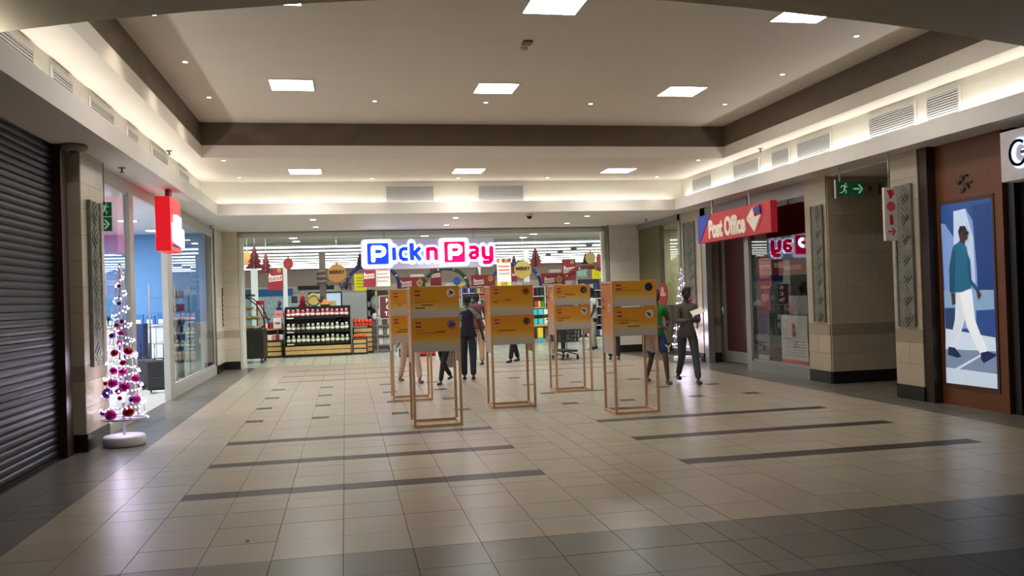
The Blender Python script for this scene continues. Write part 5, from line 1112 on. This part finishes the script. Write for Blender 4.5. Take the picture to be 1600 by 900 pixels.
stand(.80, 10.72, .625, .56, 'nearest display stand, its back board showing a figure in a white disc', .95, 1.375, [((wh_c, (120, 50, 40)), [(.05,.15,.235),(.05,.33,.205),(.05,.12,.19)], [(.13,.27,.155),(.05,.17,.12)]), (((110, 90, 130), (150, 60, 70)), [(.05,.16,.27),(.05,.30,.235)], [(.30,.42,.24)])])
stand(.695, 13.57, .64, .58, 'display stand half hidden behind the nearest one at the left', .93, 1.36, [((wh_c, (90, 60, 60)), [(.05,.17,.24),(.05,.4,.20)], [(.12,.16,.165)]), ((wh_c, (120, 90, 60)), [(.05,.14,.25)], [(.12,.3,.205),(.07,.33,.17)])])
stand(2.045, 12.08, .645, .50, 'middle display stand with two brown picture discs', .92, 1.34, [(((150, 84, 30), (90, 40, 24)), [(.05,.2,.21)], [(.22,.31,.215),(.05,.1,.19)]), (((120, 62, 28), (60, 34, 26)), [(.05,.1,.25)], [(.1,.36,.20)])])
stand(3.375, 13.62, .63, .46, 'farther right display stand with a dark disc over a white disc', 1.04, 1.43, [(((44, 34, 44), (150, 110, 60)), [(.05,.25,.19)], [(.18,.36,.165),(.05,.2,.13)]), ((wh_c, (30, 34, 56)), [(.05,.3,.22)], [(.05,.26,.18),(.05,.14,.14)])], .02, sz0=.95)
stand(3.475, 10.80, .625, .50, 'front right display stand with a navy disc over a white disc', 1.04, 1.425, [(((24, 26, 50), (46, 60, 110)), [(.05,.2,.24),(.05,.40,.205)], []), ((wh_c, (70, 60, 110)), [(.05,.22,.225),(.05,.36,.20)], [(.09,.2,.165),(.19,.36,.12)])], .025)

# ------------------------------------------------------------------ spiral light trees
lw = mat('tree_white', (212, 208, 216), .4, noise=.01); wire = mat('tree_wire', (196, 190, 214), .3, metal=.5)
led = mat('fairy_led', (236, 230, 255), .4, emit=5, noise=0); led_me = MB().ball((0, 0, 0), .0105, 6, 4).mesh('fairy_light', led)
mag = mat('bauble_magenta', (196, 20, 140), .2, metal=.5, noise=.2, scale=30); rdb = mat('bauble_crimson', (150, 12, 30), .2, metal=.5, noise=.2, scale=30); pur = mat('bauble_purple', (80, 30, 150), .2, metal=.5, noise=.2, scale=30); pnk = mat('bauble_pink', (226, 60, 170), .22, metal=.4, noise=.2, scale=30)
BM = {}
def bauble(x, y, z, r, m, where, cat='bauble'):
    k_ = m.name
    if k_ not in BM:
        cap = mat('bauble_cap', (200, 190, 170), .3, metal=.8, noise=0)
        BM[k_] = (MB().ball((0, 0, 0), 1, 18, 12).mesh('ball', m), MB().lathe([(.22, .92), (.22, 1.12), (.08, 1.2), (.001, 1.2)], n=10).mesh('cap', cap))
    size = 'large' if r > .055 else ('medium' if r > .035 else 'small'); cn = m.name.split('_')[1]
    e = empty('bauble', (x, y, z)); tag(e, '%s %s bauble hanging on the %s' % (size, cn, where), cat, 'baubles on the '+where)
    put('ball', BM[k_][0], e, scale=(r, r, r)); put('cap', BM[k_][1], e, scale=(r, r, r))
def cone_r(z, zb, zt, R_): return R_*(1-(z-zb)/(zt-zb))+.012
def light_tree(x, y, label, where, zt=2.16, R_=.245, nled=200, baubs=None):
    e = tag(empty('spiral_light_tree', (x, y, 0)), label, 'christmas tree')
    MB().lathe([(.225, 0), (.235, .02), (.235, .10), (.22, .12), (.001, .125)], n=36).build('base', lw, e)
    MB().tube([(0, 0, .1), (0, 0, zt)], .016, 10).build('pole', lw, e)
    zb = .32; mb = MB(); T = 10
    mb.tube([(R_*math.cos(2*PI*i/30), R_*math.sin(2*PI*i/30), zb) for i in range(31)], .012, 6); mb.build('base_ring', wire, e)
    mb = MB(); n = T*22; hel = []
    for i in range(n+1):
        z = zb+(zt-zb)*(i/n); r = cone_r(z, zb, zt, R_); t = 2*PI*T*i/n; hel.append((r*math.cos(t), r*math.sin(t), z))
    mb.tube(hel, .006, 5); mb.build('spiral_wire', wire, e)
    for k_ in range(6):
        t = PI*k_/3; MB().tube([(R_*math.cos(t), R_*math.sin(t), zb), (.012*math.cos(t), .012*math.sin(t), zt)], .004, 4).build('stay_wire', wire, e)
        MB().tube([(0, 0, zb), (R_*math.cos(t), R_*math.sin(t), zb)], .006, 5).build('spoke', wire, e)
    cum = 0
    for i in range(nled):
        f = 1-(1-(i+.5)/nled)**.62; k_ = f*n; a_ = hel[int(k_)]; b_ = hel[min(n, int(k_)+1)]; q = Vector(a_).lerp(Vector(b_), k_ % 1)
        put('fairy_light', led_me, e, (q.x*1.04, q.y*1.04, q.z+random.uniform(-.02, .02)))
    l = bpy.data.lights.new('tree_glow', 'POINT'); l.energy = 9; l.color = (.82, .74, 1); l.shadow_soft_size = .15; o = bpy.data.objects.new('tree_glow', l); C.objects.link(o); o.parent = e; o.location = (0, 0, 1.0)
    o2 = o.copy(); C.objects.link(o2); o2.parent = e; o2.location = (.0, 0, .5); o2.data = l
    for (px_, py_, r, m) in baubs:
        p_ = at(px_, py_, 1, y); dx = p_.x-x; rr = cone_r(p_.z, zb, zt, R_)
        dy = -math.sqrt(max(0, rr*rr-dx*dx))*.75; bauble(p_.x, y+dy, p_.z, r, m, where)
    return e
TX, TY = -2.615, 10.78
light_tree(TX, TY, 'tall spiral christmas tree of fairy lights and pink and red baubles beside the left pillar', 'left spiral tree', baubs=[
 (179,645,.068,mag),(206,640,.066,rdb),(216,622,.056,pnk),(193,620,.028,rdb),(172,613,.06,pur),(200,603,.062,mag),(181,597,.058,mag),(214,590,.052,pnk),(197,580,.052,pnk),(182,578,.045,mag),(196,565,.04,rdb),(183,551,.045,rdb),(203,548,.052,rdb),
 (178,524,.036,pur),(192,520,.034,mag),(185,508,.028,rdb),(193,502,.026,rdb),(195,512,.024,pur),(188,474,.024,pur),(187,465,.024,rdb),(187,447,.022,rdb),(165,643,.036,pur),(209,622,.034,pur),(190,535,.03,mag),(190,610,.036,rdb),(168,598,.03,rdb)])
light_tree(7.58, 18.35, 'spiral fairy light tree by the post office pillar behind the walking men', 'far right spiral tree', nled=120, baubs=[(1077,470,.05,mag),(1080,490,.05,rdb),(1084,520,.05,mag),(1087,540,.06,rdb),(1076,450,.04,mag),(1062,545,.06,pur),(1066,530,.05,mag)])
o = MB().bbox((7.36, 18.0, 0), (7.9, 18.1, .09), .01).build('tree_plinth', lw); tag(o, 'low white strip plinth in front of the far right tree', 'plinth')
# ------------------------------------------------------------------ people
def skin_mesh(chains, name, m, sub=1, extra=None):
    """chains: lists of (point, radius); the first point of the first chain is the root; shared points join"""
    vs = []; rs = []; es = []; idx = {}
    def vid(p_, r):
        k_ = tuple(round(c_, 4) for c_ in p_)
        if k_ not in idx: idx[k_] = len(vs); vs.append(tuple(p_)); rs.append(r)
        return idx[k_]
    for ch in chains:
        ids = [vid(p_, r) for p_, r in ch]
        for a_, b_ in zip(ids, ids[1:]):
            if a_ != b_: es.append((a_, b_))
    me = bpy.data.meshes.new(name); me.from_pydata(vs, es, []); o = bpy.data.objects.new('tmp', me); C.objects.link(o)
    sk = o.modifiers.new('s', 'SKIN'); sk.use_smooth_shade = True; sk.branch_smoothing = .4
    for i, v in enumerate(me.skin_vertices[0].data):
        v.radius = rs[i] if isinstance(rs[i], tuple) else (rs[i], rs[i]); v.use_root = (i == 0)
    s_ = o.modifiers.new('u', 'SUBSURF'); s_.levels = sub; s_.render_levels = sub
    dg = bpy.context.evaluated_depsgraph_get(); dg.update(); out = bpy.data.meshes.new_from_object(o.evaluated_get(dg)); bpy.data.objects.remove(o); bpy.data.meshes.remove(me)
    out.name = name; out.materials.clear(); out.materials.append(m)
    return out
def join_mesh(name, parts):
    """several meshes become one, each keeping its own material"""
    vs = []; fs = []; ms = []; mi = []
    for me in parts:
        k_ = len(vs); vs += [v.co[:] for v in me.vertices]; mats_ = list(me.materials)
        for m in mats_:
            if m not in ms: ms.append(m)
        for f in me.polygons: fs.append([i+k_ for i in f.vertices]); mi.append(ms.index(mats_[f.material_index]))
    out = bpy.data.meshes.new(name); out.from_pydata(vs, [], fs)
    for m in ms: out.materials.append(m)
    out.polygons.foreach_set('material_index', mi); out.polygons.foreach_set('use_smooth', [True]*len(fs)); out.update(); return out
def rotx(v, a_):   # swing in the sagittal plane, positive = forwards (towards -y, where the figure faces)
    c_, s_ = math.cos(a_), math.sin(a_); return Vector((v[0], v[1]*c_+v[2]*s_, -v[1]*s_+v[2]*c_))
R_ = math.radians
def person(x, y, rz, h, label, skin_c, top_c, bottom_c, hair_c, shoe_c, legs=((0, 0), (0, 0)), arms=((0, 10, 6), (0, 10, 6)), lean=0, head=(0, 0), sleeve='short', shorts=False, slim=1.0, cap=None, group=None, yoke=None, topname='shirt', female=False):
    """faces -y before rz. legs = (hip, knee) left, right; arms = (shoulder, elbow, spread) left, right, degrees"""
    e = tag(empty('person', (x, y, 0), rz), label, 'person', group)
    k_ = h/1.75; sk = mat('skin_%d_%d' % skin_c[:2], skin_c, .5, noise=.05, scale=5)
    hipz = .93*k_; P = {}
    for s_, (hp, kn) in zip((1, -1), legs):
        th = Vector((0, 0, -.44*k_)); sh = Vector((0, 0, -.42*k_)); hip = Vector((s_*.09*k_, 0, hipz))
        knee = hip+rotx(th, R_(hp)); ank = knee+rotx(sh, R_(hp-kn)); P[s_] = [hip, knee, ank, R_(hp-kn)]
    low = min(P[s_][2].z for s_ in (1, -1)); dz = .075*k_-low
    for s_ in (1, -1):
        for i in range(3): P[s_][i] = P[s_][i]+Vector((0, 0, dz))
    pel = Vector((0, 0, hipz+dz+.02)); L = R_(lean)
    up = lambda d, fx=0: rotx(Vector((fx, 0, d*k_)), -L)*1.0
    def T(fx, fy, d): v = rotx(Vector((fx*k_, fy*k_, d*k_)), -L); return pel+Vector((v.x, v.y, v.z))
    waist, chest, sho, neck, hb = T(0, 0, .16), T(0, .0, .34), T(0, 0, .47), T(0, .0, .53), T(0, -.02, .585)
    body = [[(pel, .100*k_*slim), (waist, .090*k_*slim), (chest, .112*k_*slim), (sho, .080*k_), (neck, .052*k_), (hb, .05*k_)]]
    A = {}
    for s_, (sa, el, spd) in zip((1, -1), arms):
        shd = T(s_*.165*slim, 0, .455); sp_ = R_(spd)
        def arm_v(l, a_): v = rotx(Vector((0, 0, -l*k_)), R_(a_)); return Vector((v.x+s_*math.sin(sp_)*l*k_, v.y, v.z))
        elb = shd+arm_v(.28, sa); inn = el > 60
        v2 = arm_v(.25, sa+el)
        if inn: v2.x -= s_*.19*k_
        wr = elb+v2; hand = wr+v2.normalized()*.08*k_; A[s_] = (shd, elb, wr, hand, v2.normalized())
        body.append([(sho, .085*k_), (shd, .055*k_), (elb, .042*k_), (wr, .028*k_), (hand, .032*k_)])
    for s_ in (1, -1):
        hip, knee, ank, a_ = P[s_]; mid = hip.lerp(knee, .4); cal = knee.lerp(ank, .3)
        body.append([(pel, .115*k_*slim), (hip, .088*k_*slim), (mid, .075*k_*slim), (knee, .052*k_), (cal, .052*k_), (ank, .034*k_)])
    parts = [skin_mesh(body, 'b', sk)]
    # fingers: four and a thumb, each its own tapering chain rooted in the palm
    for s_ in (1, -1):
        shd, elb, wr, hand, d = A[s_]; side = Vector((0, 1, 0)) if abs(d.z) > .6 else Vector((0, 0, 1)); nrm = d.cross(side).normalized(); side = nrm.cross(d).normalized()
        for f_, (off, ln) in enumerate(((-.028, .062), (-.010, .074), (.010, .070), (.028, .056))):
            a0 = hand+side*off*k_; a1 = a0+(d*.8+nrm*.25*s_).normalized()*ln*.55*k_; a2 = a1+(d*.5+nrm*.6*s_).normalized()*ln*.5*k_
            q = MB(); q.tube([a0-d*.02, a1, a2], [.0095*k_, .0085*k_, .006*k_], 6); parts.append(q.mesh('f', sk))
        a0 = wr+d*.03*k_-side*.03*k_; q = MB(); q.tube([a0, a0-side*.03*k_+d*.02*k_, a0-side*.035*k_+d*.05*k_], [.012*k_, .010*k_, .007*k_], 6); parts.append(q.mesh('f', sk))
    # head with a face
    hc = hb+Vector((0, -.02*k_, .085*k_)); Mh = Matrix.Translation(hc) @ Matrix.Rotation(R_(head[0]), 4, 'Z') @ Matrix.Rotation(R_(head[1]), 4, 'X')
    q = MB(); n_, m_ = 20, 14
    q.lathe([(max(1e-4, .078*k_*math.sin(PI*i/m_)*(1 if i > m_*.45 else .72+.28*(i/(m_*.45)))), -.118*k_*math.cos(PI*i/m_)) for i in range(m_+1)], n=n_, sx=.93, sy=1.2)
    q.prism([(-.011*k_, -.03*k_), (.011*k_, -.03*k_), (.004*k_, .02*k_), (-.004*k_, .02*k_)], (0, -.088*k_, 0), *FACE, .02*k_)       # nose
    for s_ in (1, -1): q.ball((s_*.073*k_, .008*k_, -.005*k_), .02*k_, 8, 6, sx=.4, sz=1.5)
    for v_i, v in enumerate(q.v): q.v[v_i] = tuple(Mh @ Vector(v))
    parts.append(q.mesh('h', sk))
    q = MB()
    for s_ in (1, -1): q.ball((s_*.03*k_, -.083*k_, .012*k_), .0095*k_, 8, 6)
    q.v = [tuple(Mh @ Vector(v)) for v in q.v]; parts.append(q.mesh('e', mat('eye_dark', (20, 16, 14), .2, noise=0)))
    q = MB(); q.ball((0, -.082*k_, -.052*k_), .022*k_, 8, 6, sy=.4, sz=.3); q.v = [tuple(Mh @ Vector(v)) for v in q.v]; parts.append(q.mesh('m', mat('lip_%d' % skin_c[0], tuple(int(c_*.75) for c_ in skin_c), .5, noise=0)))
    put('body', join_mesh('body', parts), e)
    # hair: a cap over the crown and back
    q = MB(); prof = [(max(1e-4, .086*k_*math.sin(PI*i/12)), .124*k_*math.cos(PI*i/12)) for i in range(0, 8)]
    q.lathe([(r, z) for r, z in prof], (0, .010*k_, .006*k_), 20, .93, 1.16)
    q.v = [((vx, max(vy, -.062*k_+abs(vz-.09*k_)*.25) if vz < .075*k_ else vy, vz) if not cap else (vx, vy, vz)) for vx, vy, vz in q.v]
    if female: q.ball((0, .07*k_, -.03*k_), .075*k_, 12, 8, sz=1.3)
    q.v = [tuple(Mh @ Vector(v)) for v in q.v]; put('hair', q.mesh('hair', mat('hair_%d' % hair_c[0], hair_c, .8, noise=.3, scale=90, bump=.5)), e)
    if cap:
        q = MB(); q.lathe([(.092*k_, .02*k_), (.094*k_, .06*k_), (.075*k_, .11*k_), (.03*k_, .132*k_), (.001, .134*k_)], (0, .004*k_, 0), 20, .95, 1.2); q.prism([(-.06*k_, 0), (.06*k_, 0), (.04*k_, .07*k_), (-.04*k_, .07*k_)], (0, -.10*k_, .03*k_), (1, 0, 0), (0, -1, 0), .008)
        q.v = [tuple(Mh @ Vector(v)) for v in q.v]; put('cap', q.mesh('cap', mat('cap_m_%d' % cap[0], cap, .7)), e)
    # clothes
    g_ = .014*k_; tm_ = mat('cloth_%d_%d_%d' % top_c, top_c, .85, noise=.08, scale=14, bump=.25); bm_ = mat('cloth_%d_%d_%d' % bottom_c, bottom_c, .85, noise=.12, scale=10, bump=.25)
    low_ = T(0, 0, -.02); low2 = T(0, 0, -.22); top = [[(low2, .134*k_*slim+g_), (low_, .128*k_*slim+g_), (waist, .108*k_*slim+g_), (chest, .125*k_*slim+g_), (sho, .088*k_+g_*.6), (neck-Vector((0, 0, .015*k_)), .055*k_)]]
    for s_ in (1, -1):
        shd, elb, wr, hand, d = A[s_]
        ch = [(sho, .088*k_+g_), (shd, .060*k_+g_*.8)]
        ch += [(shd.lerp(elb, .62), .056*k_+g_)] if sleeve == 'short' else [(elb, .047*k_+g_*.7), (elb.lerp(wr, .9), .034*k_+g_*.6)]
        top.append(ch)
    tme = skin_mesh(top, 'top', tm_); hem = T(0, 0, -.10 if sleeve == 'long' else -.07).z
    reach = [A[s_][i] for s_ in (1, -1) for i in (1, 2, 3)] if sleeve == 'long' else []
    for v in tme.vertices:
        t_ = max(0, min(1, (waist.z-v.co.z)/(.2*k_)))
        if abs(v.co.x) < .17*k_*slim+.01 and t_ > 0 and all((Vector(v.co)-q_).length > .085*k_ for q_ in reach): v.co.x *= 1+.42*t_; v.co.z = max(v.co.z, hem)
    o = put(topname, tme, e)
    if yoke:     # contrasting shoulders and sleeves of a raglan shirt
        yk = [[(chest+Vector((0, 0, .05*k_)), .132*k_*slim+g_), (sho, .094*k_+g_), (neck, .058*k_)]]
        for s_ in (1, -1): shd, elb = A[s_][:2]; yk.append([(sho, .094*k_+g_), (shd, .068*k_+g_), (shd.lerp(elb, .68), .060*k_+g_)])
        put('raglan_yoke', skin_mesh(yk, 'yoke', mat('cloth_%d_%d_%d' % yoke, yoke, .85, noise=.08, scale=14)), e)
    bt = [[(T(0, 0, .12), .100*k_*slim+g_), (pel, .12*k_*slim+g_)]]
    for s_ in (1, -1):
        hip, knee, ank, a_ = P[s_]
        if shorts: bt.append([(pel, .12*k_*slim+g_), (hip, .094*k_*slim+g_), (hip.lerp(knee, .92), .085*k_*slim+g_)])
        else: bt.append([(pel, .12*k_*slim+g_), (hip, .092*k_*slim+g_), (hip.lerp(knee, .45), .078*k_*slim+g_), (knee, .058*k_*slim+g_), (knee.lerp(ank, .5), .052*k_*slim+g_), (knee.lerp(ank, .97), .046*k_*slim+g_)])
    put('shorts' if shorts else 'trousers', skin_mesh(bt, 'bottom', bm_), e)
    sm_ = mat('shoe_%d_%d' % shoe_c[:2], shoe_c, .5, noise=.08); so = mat('sole_pale', (190, 186, 180), .6)
    for s_ in (1, -1):
        hip, knee, ank, a_ = P[s_]; lift = ank.z-.075*k_; tilt = min(R_(50), max(0, lift*3)); M_ = Matrix.Translation(ank) @ Matrix.Rotation(tilt, 4, 'X')
        q = MB()
        for (yy, zz, r1, sy_, sz_) in ((-.055, -.042, .046, 2.2, .72), (.01, -.030, .040, 1.15, 1.05)): q.ball((0, yy*k_, zz*k_), r1*k_, 14, 8, sx=.95, sy=sy_, sz=sz_)
        q.v = [(vx, vy, max(vz, -.066*k_)) for vx, vy, vz in q.v]; q.v = [tuple(M_ @ Vector(v)) for v in q.v]; sh_o = put('shoe', q.mesh('shoe', sm_), e)
        q = MB(); q.prism([(x_*k_*.9, -y_*k_) for x_, y_ in ((-.03,.05),(.03,.05),(.042,-.08),(.03,-.15),(-.03,-.15),(-.042,-.08))], (0, 0, -.075*k_), (1, 0, 0), (0, 1, 0), .014*k_)
        q.v = [tuple(M_ @ Vector(v)) for v in q.v]; put('sole', q.mesh('sole', so), sh_o)
    return e, A
DK = (64, 44, 36); DK2 = (78, 54, 42); HB = (16, 13, 12)
faceN = 0     # facing the photographer
# walking pair on the right
e, A = person(5.86, 14.02, R_(-6), 1.74, 'man in grey sweater and faded jeans walking forward, reading a paper he holds', DK, (88, 84, 80), (60, 66, 76), HB, (26, 26, 28), legs=((24, 8), (-8, 30)), arms=((14, 84, 7), (10, 88, 7)), head=(8, 22), sleeve='long', slim=.95, topname='sweater')
o = tag(MB().bbox((-.11, -.005, -.065), (.11, .005, .065), .002).build('folded_paper', cream, None, (5.93, 13.70, 1.25), (R_(-50), R_(-18), R_(-10))), 'small white folded paper in the hands of the man in grey', 'paper')
e, A = person(5.34, 14.15, R_(4), 1.70, 'man in green t-shirt and blue lettered shorts walking beside the man in grey', DK2, (28, 118, 44), (30, 52, 100), HB, (50, 44, 42), legs=((22, 12), (-6, 26)), arms=((8, 80, 14), (6, 70, 10)), shorts=True, topname='t_shirt')
for t_, xx in (('N', -.10), ('Y', .13)):
    put('lettering', text_mesh(t_, .17, .004, .006, mat('letter_greywhite', (190, 196, 206), .6, noise=0)), e, (xx, -.205 if xx > 0 else -.125, .62), (PI/2-.2, 0, 0))
# group behind the nearest stand
person(2.33, 16.45, R_(172), 1.68, 'man with navy t-shirt, grey sleeves and dark jeans seen from behind between the stands', DK2, (26, 28, 44), (32, 38, 56), (26, 20, 18), (20, 20, 22), legs=((6, 4), (-10, 6)), arms=((4, 14, 12), (-4, 12, 14)), head=(12, 0), yoke=(126, 122, 122), slim=1.08, topname='t_shirt')
person(3.06, 19.96, R_(182), 1.72, 'person in maroon shirt and khaki trousers standing with back turned', DK, (92, 40, 50), (170, 136, 110), HB, (50, 20, 22), legs=((2, 2), (-2, 2)), arms=((2, 16, 8), (2, 12, 8)), slim=1.08)
person(1.20, 16.60, R_(20), 1.72, 'person in pale khaki trousers and sandals behind the nearest stand', DK2, (96, 96, 104), (190, 164, 146), HB, (96, 60, 48), legs=((20, 6), (-14, 12)), arms=((18, 20, 10), (-6, 16, 8)), slim=.95)
person(1.80, 16.05, R_(-40), 1.34, 'child in red top and black trousers walking behind the nearest stand', DK, (150, 26, 38), (24, 24, 30), HB, (60, 50, 48), legs=((26, 10), (-18, 26)), arms=((-14, 14, 8), (16, 20, 8)), topname='red_top', slim=.95)
o = MB().bbox((-.14, -.06, 0), (.14, .06, .36), .03).build('shopping_bag', mat('bag_grey', (128, 126, 124), .5, noise=.4, scale=18), None, (1.93, 16.5, .27)); tag(o, 'grey printed carrier bag hanging from the hand of the man in navy', 'bag')
MB().tube([(-.07, 0, .34), (-.05, 0, .50), (.05, 0, .50), (.07, 0, .34)], .008, 5).build('bag_handle', MATS['bag_grey'], o)
person(4.02, 20.4, R_(-60), 1.70, 'person in black trousers behind the middle stand, only the legs showing', DK, (54, 56, 64), (20, 20, 24), HB, (16, 16, 18), legs=((16, 4), (-10, 8)), arms=((8, 20, 8), (-4, 18, 8)))
person(6.30, 19.55, R_(170), 1.60, 'person in wide black trousers behind the front right stand', DK, (70, 60, 66), (20, 18, 20), HB, (60, 44, 36), legs=((6, 4), (-8, 6)), arms=((4, 16, 6), (2, 14, 6)))
e, A = person(7.00, 23.6, R_(-78), 1.80, 'man in white shirt and pale trousers standing side-on at the entrance jamb', (50, 36, 32), (206, 206, 204), (166, 166, 150), (20, 18, 18), (20, 20, 22), legs=((6, 2), (-6, 4)), arms=((14, 16, 6), (4, 14, 6)))
o = tag(MB().bbox((-.02, -.10, -.28), (.02, .10, 0), .008).build('white_bag', MATS['bag_white'], None, (6.62, 23.35, .72)), 'white folded bag hanging from the hand of the man in white', 'bag'); MB().tube([(0, -.05, -.01), (0, -.03, .09), (0, .03, .09), (0, .05, -.01)], .006, 5).build('bag_handle', MATS['bag_white'], o)
# shop interior figures
person(-2.96, 39.8, R_(120), 1.74, 'person in blue shirt at the fridges far inside on the left', (120, 84, 70), (36, 84, 170), (60, 60, 66), (150, 130, 110), (30, 30, 32), arms=((20, 50, 8), (10, 40, 8)))
person(-3.7, 38.5, R_(60), 1.6, 'person in pale blue behind the bakery case, far inside', (90, 64, 54), (150, 190, 214), (50, 52, 60), HB, (30, 30, 32), arms=((20, 50, 8), (10, 40, 8)))
person(1.13, 68.3, R_(165), 1.64, 'person in pale blue shirt and black trousers at the very back of the aisle', DK, (190, 212, 224), (20, 20, 24), HB, (20, 20, 20), arms=((20, 40, 8), (6, 20, 8)), sleeve='long', female=True)
# shopping trolley behind the right rear stand
e = tag(empty('shopping_trolley', (5.36, 20.55, 0), R_(8)), 'dark plastic shopping trolley behind the right rear stand', 'trolley'); tp = mat('trolley_plastic', (42, 42, 46), .5)
mb = MB()
for a_, b_ in (((-.24, -.3), (.24, -.3)), ((.24, -.3), (.24, .4)), ((.24, .4), (-.24, .4)), ((-.24, .4), (-.24, -.3))):
    A_ = Vector((a_[0], a_[1], .45)); B_ = Vector((b_[0], b_[1], .45)); A2 = Vector((a_[0]*1.15, a_[1]*1.15, .92)); B2 = Vector((b_[0]*1.15, b_[1]*1.15, .92))
    for k_ in range(9): mb.beam(A_.lerp(B_, k_/8), A2.lerp(B2, k_/8), .014)
    for z in range(6): mb.beam(A_.lerp(A2, z/5), B_.lerp(B2, z/5), .016)
for k_ in range(6): mb.beam((-.24+k_*.096, -.3, .45), (-.24+k_*.096, .4, .45), .012)
mb.build('basket', tp, e)
for s_ in (-.2, .2): MB().tube([(s_, -.3, .12), (s_, .38, .16), (s_, .42, .5), (s_*1.2, .5, 1.0)], .014, 6).build('frame_tube', tp, e)
MB().box((-.2, -.3, .2), (.2, .35, .24)).build('lower_tray', tp, e); MB().tube([(-.28, .52, 1.0), (.28, .52, 1.0)], .018, 8).build('handle', mat('trolley_handle', (60, 20, 24), .4), e)
for x in (-.2, .2):
    for y in (-.28, .36): MB().lathe([(.055, -.014), (.055, .014)], (0, 0, 0), 14).build('wheel', black, e, (x, y, .056), (0, PI/2, 0))
person(5.45, 21.5, R_(-4), 1.66, 'person in dark clothes pushing the trolley behind the right rear stand', DK, (60, 58, 66), (40, 38, 40), HB, (20, 20, 22), arms=((30, 40, 4), (30, 40, 4)), legs=((6, 4), (-6, 6)))
# small glowing lenses are left to chance hits; the lamps in them are sampled directly
for n_, m_ in MATS.items():
    if n_ in ('fairy_led', 'spot_lens', 'round_lamp', 'white_post', 'screen_pale', 'fridge_glass', 'fridge_blue', 'post_red', 'post_blue', 'letter_cream', 'exit_green', 'exit_pictogram', 'yellow_card', 'note_cream', 'sign_board_white', 'sign_halo_soft', 'sign_blue', 'sign_magenta', 'sign_white_letter', 'sign_diffuser', 'emblem_white', 'halo_blue_white') or n_.startswith('print_'):
        try: m_.cycles.emission_sampling = 'NONE'
        except Exception: pass
